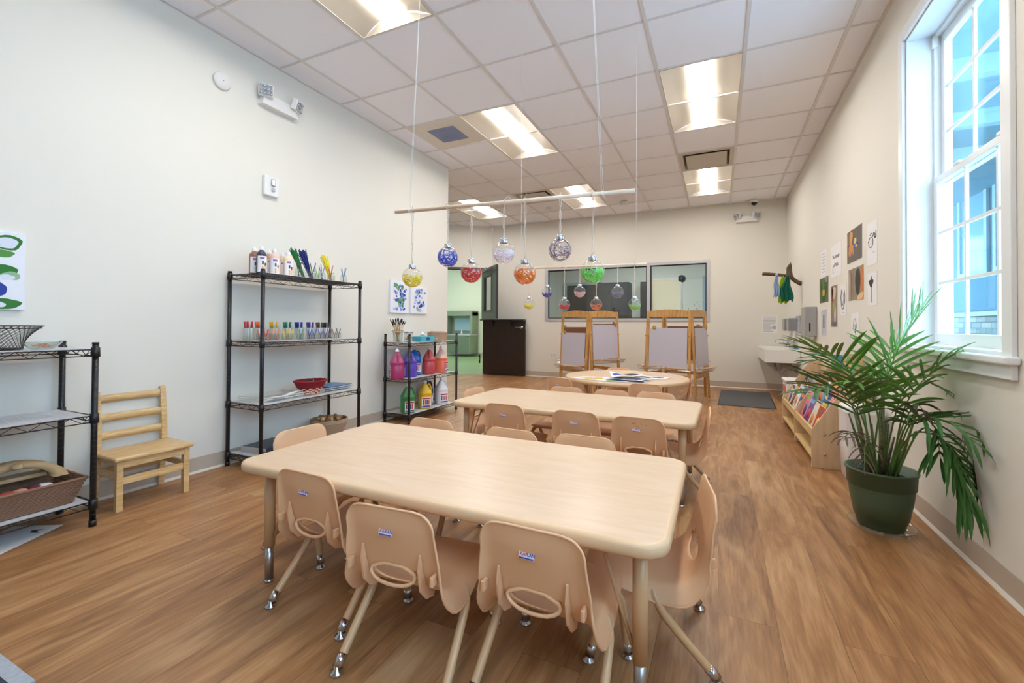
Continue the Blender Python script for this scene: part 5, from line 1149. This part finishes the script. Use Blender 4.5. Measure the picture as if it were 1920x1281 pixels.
# rug corner at bottom left
t = thing('area_rug', 'corner of a black and white patterned rug at the bottom left', 'rug', (-2.35, -.02, 0))
b = MB(); M_rug = mat('rug_pattern', (60,62,74), .95, noise=.75, nscale=60); b.box(-.70, .62, -.62, .54, .0005, .009, M_rug); b.build('rug_field', t)
b = MB(); Mrb = mat('rug_border', (170,176,186), .95, noise=.2, nscale=80)
for (a0, a1, b0, b1) in ((-.735, .655, .54, .575), (-.735, .655, -.655, -.62), (-.735, -.70, -.62, .54), (.62, .655, -.62, .54)): b.box(a0, a1, b0, b1, .0005, .0095, Mrb)
b.build('rug_border', t)
b = MB(); rr = random.Random(1)
for i in range(9):
    for j in range(8): b.lathe([(0, 0), (.045*rr.uniform(.6, 1.1), 0), (0, .0004)], Mrb, 6, o=(-.62+i*.148, -.54+j*.145, .0092))
tag(b.build('rug_motif', t), kind='stuff')
t = thing('wall_outlet', 'white double outlet plate low on the far wall, left of the easels', 'outlet', (-2.86, YB, .42)); b = MB(); b.box(-.057, .057, -.006, -.0005, -.057, .057, M_plastic_w, .002); b.build('cover_plate', t); b = MB()
for s in (-1, 1): b.box(s*.025-.016, s*.025+.016, -.0075, -.006, -.035, .035, mat('outlet_face', (214,210,204), .5), .002)
b.build('socket_face', t)
# ================================================================== PALM
M_pot = mat('green_pot', (78,102,80), .45)
t = thing('planter_pot', 'large dark green plastic pot holding the palm, standing on a clear saucer', 'pot', (.728, 2.715, 0))
b = MB(); b.lathe([(0, .012), (.088, .012), (.094, .018), (.106, .065), (.109, .066), (.125, .16), (.131, .21), (.1315, .214), (.136, .215), (.140, .285), (.145, .287), (.145, .296), (.136, .296), (.130, .24), (0, .24)], M_pot, 48); b.build('pot_body', t)
b = MB(); rr = random.Random(5)
b.lathe([(0, .262), (.05, .264), (.10, .256), (.131, .25)], mat('potting_soil', (40,30,24), .95, noise=.4, nscale=120, bump=.8, bscale=90), 32); tag(b.build('soil', t), kind='stuff')
t = thing('pot_saucer', 'clear plastic saucer under the palm pot', 'saucer', (.728, 2.715, 0)); b = MB(); b.lathe([(0, .001), (.115, .001), (.13, .022), (.134, .024)], M_jar, 40); b.build('saucer_dish', t); b = MB(); b.tube([(.134*math.cos(2*PI*k/40), .134*math.sin(2*PI*k/40), .0245) for k in range(40)], .0022, M_jar, 6, closed=True); b.build('saucer_rim', t)
def leafmat(nm, a, b_):
    M = mat(nm, a, .38, noise=.0); n = M.node_tree.nodes; l = M.node_tree.links; p = n['Principled BSDF']
    t = n.new('ShaderNodeTexNoise'); t.inputs['Scale'].default_value = 6; tc = n.new('ShaderNodeTexCoord'); l.new(tc.outputs['Object'], t.inputs['Vector'])
    mx = n.new('ShaderNodeMix'); mx.data_type = 'RGBA'; mx.inputs[6].default_value = (*lin(a), 1); mx.inputs[7].default_value = (*lin(b_), 1); l.new(t.outputs['Fac'], mx.inputs[0]); l.new(mx.outputs[2], p.inputs['Base Color'])
    p.inputs['Subsurface Weight'].default_value = 0.0
    return M
M_leaf = leafmat('palm_leaf', (74,126,44), (116,164,70)); M_leaf2 = leafmat('palm_leaf_dark', (46,96,42), (78,128,60)); M_dead = leafmat('dead_leaf', (110,82,64), (84,66,58)); M_stem = leafmat('palm_stem', (88,124,60), (110,140,76)); M_cane = wood('palm_cane', (112,112,76), (70,64,44), (8, 8, 30), .6)
palm = thing('palm_plant', 'arching green parlour palm in the dark green pot, one frond drooping to the floor', 'plant', (.728, 2.715, .262))
PO = Vector((.728, 2.715, .262))
def wallclip(p):
    q = Vector(p); w = q+PO
    if w.x > XR-.012 and not (2.2 < w.y < 3.16 and w.z > .9): q.x = XR-.012-PO.x
    if w.z < .012: q.z = .012-PO.z
    # stay off the sill
    return q
def frond(P, L, n, m, seed, start=.42, width=.017, droop=.25, spread=1.0, r0=.0055, tip_dir=None, jit=.12):
    """P = world control points; leaflets along the outer part of the rachis"""
    rr = random.Random(seed); P = [Vector(p)-PO for p in P]
    P = [P[0]+Vector((rr.uniform(-.02, .02), rr.uniform(-.02, .02), -.02))]+P[1:]
    C_ = resample(catmull(P, 10), 40); b = MB(); b.tube([wallclip(p) for p in C_], [r0*(1-.75*i/39) for i in range(40)], M_stem, 8); fr = b.build('frond', palm)
    b = MB(); nn = n
    for i in range(nn+1):
        u = start+(1-start)*i/nn; k = min(38, int(u*39)); p = C_[k].lerp(C_[k+1], u*39-k); tg = (C_[min(39, k+1)]-C_[max(0, k-1)]).normalized()
        up = Vector((0, 0, 1)); side = tg.cross(up)
        if side.length < .1: side = Vector((1, 0, 0))
        side.normalize(); nrm = side.cross(tg).normalized()
        prof = math.sin(PI*min(1, (.12+.88*(i/nn))**.8*.92))**.6
        for s in ((-1, 1) if i < nn else (0,)):
            l_ = L*prof*rr.uniform(.85, 1.1); fwd = .55+.35*(i/nn)
            d = (tg*fwd+side*s*spread*(1.0-.3*i/nn)+nrm*rr.uniform(.0, .35)+Vector((rr.uniform(-jit, jit),)*1+(rr.uniform(-jit, jit), rr.uniform(-jit, jit)))).normalized()
            q = p.copy(); rows = []; m_ = 7; cur = d.copy()
            wdir = cur.cross(nrm).normalized()
            for j in range(m_+1):
                v = j/m_; w_ = width*.5*(math.sin(PI*(v*.86+.10))**.8)*(1 if j < m_ else .05); wd = cur.cross(nrm); wd = wd.normalized() if wd.length > 1e-3 else wdir
                mid = q+nrm*(-.25*w_); rows.append([wallclip(q-wd*w_+nrm*w_*.35), wallclip(mid), wallclip(q+wd*w_+nrm*w_*.35)])
                cur = (cur+Vector((0, 0, -1))*droop*(.35+v)*(2.2/m_)).normalized(); q = q+cur*l_/m_
            b.grid(rows, m)
    tag(b.build('leaflets', fr, recalc=False), kind='stuff'); return fr
S0 = (.71, 2.72, .25)
FR = [  # control points, leaflet length, pairs, material, start, droop
 ([(.705, 2.735, .26), (.733, 2.697, .66), (.790, 2.668, .90), (.868, 2.645, 1.08)], .33, 15, M_leaf, .50, .10),
 ([(.712, 2.742, .26), (.676, 2.726, .60), (.57, 2.665, .80), (.43, 2.58, .88)], .29, 12, M_leaf, .50, .16),
 ([(.70, 2.73, .26), (.62, 2.65, .55), (.50, 2.53, .70), (.39, 2.44, .68)], .24, 11, M_leaf2, .48, .2),
 ([(.743, 2.701, .26), (.775, 2.56, .62), (.85, 2.49, .80), (.90, 2.455, .87)], .21, 9, M_leaf, .55, .35),
 ([(.755, 2.70, .26), (.785, 2.53, .55), (.86, 2.42, .60), (.93, 2.33, .53)], .24, 9, M_leaf2, .55, .2),
 ([(.75, 2.68, .27), (.83, 2.53, .54), (.90, 2.44, .42), (.915, 2.37, .28)], .27, 11, M_leaf2, .62, .9),
 ([(.743, 2.70, .26), (.79, 2.55, .57), (.85, 2.48, .56), (.86, 2.45, .43)], .22, 9, M_leaf2, .55, .6),
 ([(.736, 2.753, .26), (.755, 2.765, .62), (.79, 2.82, .82), (.815, 2.88, .90)], .24, 8, M_leaf, .6, .2),
 ([(.712, 2.742, .26), (.672, 2.82, .66), (.58, 2.88, .80), (.46, 2.90, .80)], .22, 8, M_leaf2, .6, .3),
 ([(.748, 2.759, .26), (.795, 2.68, .65), (.84, 2.64, .75), (.905, 2.61, .72)], .20, 8, M_leaf, .58, .35),
 ([(.72, 2.70, .26), (.69, 2.62, .58), (.62, 2.52, .72), (.55, 2.43, .74)], .22, 8, M_leaf, .58, .2),
 ([(.71, 2.73, .26), (.66, 2.72, .52), (.60, 2.70, .66), (.50, 2.68, .72)], .20, 7, M_leaf2, .6, .3),
 ([(.74, 2.70, .26), (.80, 2.56, .50), (.88, 2.46, .50), (.92, 2.40, .38)], .22, 8, M_leaf2, .6, .7),
]
for i, (P, L, n, m, st, dr) in enumerate(FR): frond(P, L, n, m, 100+i, st, droop=dr, spread=1.0 if i not in (5,) else .35)
frond([(.69, 2.70, .26), (.63, 2.58, .42), (.56, 2.45, .51), (.50, 2.38, .49)], .11, 7, M_dead, 150, .6, width=.010, droop=.8)
frond([(.745, 2.70, .26), (.77, 2.60, .50), (.80, 2.52, .64), (.83, 2.48, .60)], .10, 6, M_dead, 151, .65, width=.014, droop=1.0)
frond([(.70, 2.70, .26), (.66, 2.62, .40), (.62, 2.52, .44), (.60, 2.46, .36)], .10, 5, M_dead, 152, .6, width=.008, droop=.9)
rr = random.Random(8)
for i in range(16):
    a = i*2.4; q = .012+.045*math.sqrt(i/16); p = Vector((.728+q*math.cos(a), 2.715+q*math.sin(a), .25))-PO; h = rr.uniform(.16, .36); b = MB(); tp = p+Vector((q*math.cos(a)*1.6+rr.uniform(-.02, .02), q*math.sin(a)*1.6+rr.uniform(-.02, .02), h)); b.tube([p, p.lerp(tp, .3), p.lerp(tp, .6), tp], [.0095, .0085, .006, .0035], M_cane if i % 3 == 0 else M_stem, 8); b.build('cane', palm)
b = MB(); b.tube([Vector((.735, 2.73, .25))-PO, Vector((.742, 2.735, .82))-PO], .006, mat('grey_stake', (126,118,110), .7), 8); b.build('support_stake', palm)
# ================================================================== FOUR-SIDED EASELS
M_board = mat('acrylic_board', (206,202,216), .3); M_clip = mat('brass_clip', (196,160,92), .35, .3); M_tray = thin_glass('clear_tray', (240,238,236), base=.10); M_hard = mat('easel_back', (146,104,76), .7)
def easel(label, nx, ny, phi, side, boards):
    """near corner (nx, ny); four hinged frames round a square; face f is built in its own frame, looking outwards"""
    cx = nx+side/2*(-math.cos(phi)+math.sin(phi)); cy = ny+side/2*(math.sin(phi)+math.cos(phi))
    t = thing('art_easel', label, 'easel', (cx, cy, 0), -phi, 'four-sided art easels'); hs = side/2; TH = 1.20; lean = .045
    for f in range(4):
        Rm = Matrix.Rotation(f*PI/2, 4, 'Z')
        z0b, z1b = boards[f]
        def yy(z): return -hs-lean*(1-z/TH)*1.3     # frames lean in towards the top
        for s in (-1, 1):
            b = MB(); b.M = Rm; x = s*(hs-.020); b.prism([(x-.017, yy(.0)-.006, 0), (x+.017, yy(0)-.006, 0), (x+.017, yy(TH)-.006, TH), (x-.017, yy(TH)-.006, TH)], (0, .022, 0), M_pine)
            pr = b.build('post', t)
            b = MB(); b.M = Rm; b.lathe([(0, 0), (.011, 0), (.009, .02), (0, .022)], M_pine, 10, o=(x, yy(.86)-.006, .86), axis=(0, -1, 0)); b.build('peg', pr)
        b = MB(); b.M = Rm; n = 14; P = []
        top = [(-hs+.012+(side-.024)*k/n, TH-.012+.026*math.sin(PI*k/n)) for k in range(n+1)]
        pts = [(x, yy(TH)-.004, z) for x, z in top]+[(hs-.04, yy(TH)-.004, TH-.085), (-hs+.04, yy(TH)-.004, TH-.085)]
        b.prism(pts, (0, .016, 0), M_pine); b.build('top_rail', t)
        b = MB(); b.M = Rm
        b.prism([(-hs+.045, yy(z0b)-.016, z0b), (hs-.045, yy(z0b)-.016, z0b), (hs-.045, yy(z1b)-.016, z1b), (-hs+.045, yy(z1b)-.016, z1b)], (0, .007, 0), M_board); bo = b.build('board', t)
        b = MB(); b.M = Rm; b.prism([(-hs+.05, yy(z0b)-.0088, z0b+.005), (hs-.05, yy(z0b)-.0088, z0b+.005), (hs-.05, yy(z1b)-.0088, z1b-.004), (-hs+.05, yy(z1b)-.0088, z1b-.004)], (0, .002, 0), M_hard); b.build('board_backing', bo)
        for s in (-1, 1):
            b = MB(); b.M = Rm
            for zz in (z0b+.03, z1b-.03): b.lathe([(0, 0), (.005, 0), (0, .003)], M_steel, 8, o=(s*(hs-.065), yy(zz)-.016, zz), axis=(0, -1, 0))
            b.build('board_screw', bo)
        cx_ = (-hs*.62, hs*.72)[f % 2] if f != 3 else hs*.7
        b = MB(); b.M = Rm
        for q in range(4): a = q*PI/2+PI/4; b.lathe([(0, 0), (.016, 0), (.016, .008), (0, .009)], M_clip, 12, o=(cx_+.013*math.cos(a), yy(z1b)-.018, z1b+.004+.013*math.sin(a)), axis=(0, -1, 0))
        b.box(cx_-.007, cx_+.007, yy(z1b)-.035, yy(z1b)-.022, z1b-.01, z1b+.03, M_clip, .003); b.build('paper_clip', t)
        # paint tray: clear bowed trough with a wooden bar
        zt = z0b-.055; yo = yy(zt)-.02; b = MB(); b.M = Rm; n = 12
        rim = [(-hs-.02+(side+.04)*k/n, yo-.03-.095*math.sin(PI*(.08+.84*k/n))**.5) for k in range(n+1)]
        inn = [(x*.94, yo-.0+.012) for x, y in rim]
        b.grid([[(x, y, zt+.045) for x, y in rim], [(x*.99, y+.006, zt+.03) for x, y in rim], [(x*.93, y+.02, zt) for x, y in rim], [(x*.93, yo+.01, zt) for x, y in rim], [(x, yo+.012, zt+.045) for x, y in rim]], M_tray); b.tube([(x, y, zt+.047) for x, y in rim], .004, M_tray, 8); b.build('paint_tray', t)
        b = MB(); b.M = Rm; n2 = 10; F_ = [(-hs+.05+(side-.1)*k/n2, yo-.055-.045*math.sin(PI*k/n2)**.7) for k in range(n2+1)]; b.prism([(x, y, zt+.038) for x, y in F_]+[(hs-.05, yo-.02, zt+.038), (-hs+.05, yo-.02, zt+.038)], (0, 0, .010), M_pine); b.build('tray_bar', t)
        b = MB(); b.M = Rm; b.box(-hs+.038, hs-.038, yy(.30)-.002, yy(.30)+.014, .30, .345, M_pine, .002); b.build('cross_rail', t)
    return t
easel('wooden easel on the right, its wide white board facing the tables', -.316, 6.10, math.radians(15), .60, [(.445, .965), (.445, .965), (.50, .99), (.445, .965)])
easel('wooden easel on the left, turned corner-on with two narrow white boards', -1.70, 6.18, math.radians(31), .60, [(.40, .88), (.50, 1.0), (.48, 1.02), (.45, .965)])
# ================================================================== OUTSIDE AND NEXT ROOMS
def siding():
    M = mat('lap_siding', (84,124,138), .7); n = M.node_tree.nodes; l = M.node_tree.links; p = n['Principled BSDF']
    tc = n.new('ShaderNodeTexCoord'); sx = n.new('ShaderNodeSeparateXYZ'); l.new(tc.outputs['Object'], sx.inputs[0]); m1 = n.new('ShaderNodeMath'); m1.operation = 'MULTIPLY'; m1.inputs[1].default_value = 7.0; l.new(sx.outputs['Z'], m1.inputs[0]); fr = n.new('ShaderNodeMath'); fr.operation = 'FRACT'; l.new(m1.outputs[0], fr.inputs[0])
    bp = n.new('ShaderNodeBump'); bp.inputs['Strength'].default_value = .5; bp.inputs['Distance'].default_value = .02; l.new(fr.outputs[0], bp.inputs['Height']); l.new(bp.outputs[0], p.inputs['Normal']); return M
M_sid = siding(); M_trim = mat('outdoor_trim', (150,176,184), .5)
def brickmat():
    M = mat('stone_veneer', (140,150,146), .85); n = M.node_tree.nodes; l = M.node_tree.links; p = n['Principled BSDF']; tc = n.new('ShaderNodeTexCoord'); mp = n.new('ShaderNodeMapping'); mp.inputs['Rotation'].default_value = (PI/2, 0, PI/2); l.new(tc.outputs['Object'], mp.inputs['Vector'])
    br = n.new('ShaderNodeTexBrick'); br.inputs['Scale'].default_value = 1; br.inputs['Brick Width'].default_value = .34; br.inputs['Row Height'].default_value = .11; br.inputs['Mortar Size'].default_value = .006; br.inputs['Color1'].default_value = (*lin((176,176,160)), 1); br.inputs['Color2'].default_value = (*lin((110,124,124)), 1); br.inputs['Mortar'].default_value = (*lin((84,88,88)), 1)
    cx = n.new('ShaderNodeCombineXYZ'); sp = n.new('ShaderNodeSeparateXYZ'); l.new(tc.outputs['Object'], sp.inputs[0]); l.new(sp.outputs['Y'], cx.inputs['X']); l.new(sp.outputs['Z'], cx.inputs['Y']); l.new(cx.outputs[0], br.inputs['Vector']); l.new(br.outputs['Color'], p.inputs['Base Color']); return M
M_stone = brickmat()
# neighbouring wing: its wall faces the windows across a narrow court
b = MB(); wx = 4.6
b.box(wx, wx+.3, 7.2, 17.0, 1.30, 5.2, M_sid); struct(b, 'wall_outside')
b = MB(); b.box(wx-.06, wx+.3, 7.2, 17.0, -.4, 1.22, M_stone); b.box(wx-.12, wx+.3, 7.2, 17.0, 1.22, 1.30, M_trim); struct(b, 'wall_outside_base')
b = MB(); b.box(wx-.05, wx, 9.2, 9.4, 1.3, 5.2, M_trim); b.box(wx-.05, wx, 12.6, 12.9, 1.3, 5.2, M_trim)
for y in (10.3, 11.6): b.box(wx-.05, wx-.001, y-.55, y+.55, 2.0, 2.1, M_trim); b.box(wx-.05, wx-.001, y-.55, y-.45, 2.1, 4.2, M_trim); b.box(wx-.05, wx-.001, y+.45, y+.55, 2.1, 4.2, M_trim); b.box(wx-.05, wx-.001, y-.45, y+.45, 4.1, 4.2, M_trim); b.box(wx-.02, wx-.001, y-.45, y+.45, 2.1, 4.1, mat('far_window_glass', (120,160,180), .1))
struct(b, 'trim_2')
b = MB(); b.box(1.2, wx+.3, 3.4, 17, 3.6, 3.75, mat('shading_porch_soffit', (120,156,166), .7)); [b.box(1.3, wx-.06, y, y+.12, 3.42, 3.6, M_trim) for y in (4.2, 5.6, 7.0, 8.4)]; struct(b, 'shading_porch_roof')  # porch overhang added to shade the siding and dim the window view
b = MB(); b.box(1.17, 15, -10, 20, -.5, -.4, mat('outdoor_ground', (226,228,230), .9)); struct(b, 'ground')
b = MB(); b.box(1.18, wx-.07, 5.2, 17, -.399, -.38, mat('dark_ground_patch', (84,92,70), .95, noise=.4, nscale=8)); struct(b, 'ground')  # unseen dark ground added to cut light bouncing up onto the siding
# office furnishings seen through the glass
def tp(name, label, cat, loc): return thing(name, label, cat, loc)
t = tp('office_door', 'dark door behind the left office pane', 'door', (-3.25, 11.2, 0)); M_dk = mat('office_dark', (40,38,40), .5)
b = MB(); b.box(-.42, .42, -.05, -.002, 0, 2.05, M_dk, .004); b.build('door_leaf', t); b = MB(); b.box(-.50, -.42, -.06, -.002, 0, 2.12, M_trim); b.box(.42, .50, -.06, -.002, 0, 2.12, M_trim); b.box(-.42, .42, -.06, -.002, 2.05, 2.12, M_trim); b.build('door_frame', t)
t = tp('dark_cupboard', 'wide dark cupboard in the office behind the middle of the glass', 'cupboard', (-2.36, 10.90, 0)); b = MB(); b.box(-.39, .39, -.2, .24, 0, 2.05, M_dk, .005); b.build('cupboard_body', t); b = MB()
for s in (-1, 1): b.box(s*.19-.18, s*.19+.18, -.215, -.2005, .05, 2.0, mat('office_dark2', (52,48,50), .4), .003); b.lathe([(0, 0), (.012, 0), (.012, .02), (0, .022)], M_steel, 10, o=(s*.04, -.215, 1.0), axis=(0, -1, 0))
b.build('cupboard_doors', t)
t = tp('notice_board', 'cream board in the office, seen through the right pane', 'board', (-1.16, 11.2, 1.57)); b = MB(); b.box(-.33, .33, -.03, -.002, -.75, .55, mat('board_cream', (228,216,192), .8), .003); b.build('board_panel', t); b = MB()
for (a0, a1, b0, b1) in ((-.36, .36, .55, .58), (-.36, -.33, -.75, .55), (.33, .36, -.75, .55)): b.box(a0, a1, -.035, -.002, b0, b1, M_alu)
b.build('board_frame', t)
t = tp('wall_clock', 'dark oval-looking disc seen at the top of the right office pane', 'clock', (-.80, 11.2, 2.13)); b = MB(); b.lathe([(0, .002), (.085, .002), (.09, .02), (.08, .035), (0, .035)], mat('speaker_dark', (60,66,70), .5), 28, axis=(0, -1, 0)); b.build('disc_body', t); b = MB(); b.lathe([(0, .0355), (.06, .0355), (.05, .045), (0, .045)], M_black, 20, axis=(0, -1, 0)); b.build('disc_centre', t); t.name = 'wall_speaker'; t['category'] = 'speaker'; t['label'] = 'dark round disc on the office wall, top of the right pane'
t = tp('branch_decal', 'grey leafy wall decal in the office, lower right pane', 'decal', (-.45, 11.2, 1.25)); rr = random.Random(6); b = MB(); Md = mat('decal_grey', (120,130,136), .8)
for i in range(40): x, z = rr.uniform(-.3, .4), rr.uniform(-.1, .3); a = rr.uniform(0, 3); b.poly([(x, -.003, z), (x+.03*math.cos(a)-.01, -.003, z+.03*math.sin(a)), (x+.05*math.cos(a), -.003, z+.05*math.sin(a)), (x+.03*math.cos(a)+.01, -.003, z+.02*math.sin(a))], Md)
tag(b.build('leaf_shapes', t, recalc=False), kind='stuff')
t = tp('office_cabinet', 'narrow dark cabinet in the office just left of the cream board', 'cabinet', (-1.62, 10.95, 0)); b = MB(); b.box(-.09, .09, -.15, .2, 0, 2.05, M_dk, .004); b.build('cabinet_body', t); b = MB(); b.box(-.075, .075, -.158, -.1505, .05, 2.0, mat('office_dark2', (52,48,50), .4), .002); b.build('cabinet_door', t)
t = tp('office_door', 'pale framed doorway at the right edge of the right office pane', 'door', (.16, 11.2, 0)); b = MB(); b.box(-.42, .42, -.04, -.002, 0, 2.1, mat('pale_door', (214,214,196), .6), .004); b.build('door_leaf', t); b = MB(); b.box(-.50, -.42, -.06, -.002, 0, 2.18, mat('door_frame_blue', (150,170,190), .5)); b.box(.42, .50, -.06, -.002, 0, 2.18, M_trim); b.box(-.42, .42, -.06, -.002, 2.1, 2.18, mat('door_frame_blue', (0, 0, 0))); b.build('door_frame', t)
# green room unit
t = tp('wash_cabinet', 'grey-green metal cabinet with counter and niche in the green room', 'cabinet', (-7.55, 12.05, 0)); Mg = mat('grey_green_metal', (140,150,128), .35, .2); b = MB()
b.box(-.5, .5, -.22, .27, .08, .66, Mg, .004); b.box(-.52, .52, -.26, .27, .66, .70, M_steel, .004); b.box(-.5, -.42, -.1, .27, .70, 1.40, Mg, .003); b.box(.42, .5, -.1, .27, .70, 1.40, Mg, .003); b.box(-.5, .5, -.12, .27, 1.28, 1.44, Mg, .003); b.box(-.42, .42, .18, .27, .70, 1.28, Mg); b.build('cabinet_body', t)
b = MB(); b.box(-.30, .30, .13, .178, .80, 1.20, mat('niche_glass', (150,180,190), .1), .004); b.build('mirror_panel', t); b = MB(); b.box(-.46, .46, -.235, -.222, .12, .62, mat('cab_door', (110,124,100), .3), .006); b.build('cabinet_door', t)
b = MB(); b.lathe([(0, .70), (.03, .70), (.03, .76), (.012, .80), (.012, .84), (0, .84)], M_plastic_w, 12, o=(.12, -.1, 0)); b.build('pump', t)
t = tp('door_stop', 'small black latch on the door jamb beside the half door', 'latch', (hx-.06, hy+.0, 0)); 
b = MB(); b.box(-.012, .012, -.012, .012, .22, .40, M_black, .004); b.build('latch_body', t); b = MB(); b.box(-.008, .008, -.02, -.012, .28, .34, M_steel, .002); b.build('latch_tongue', t)
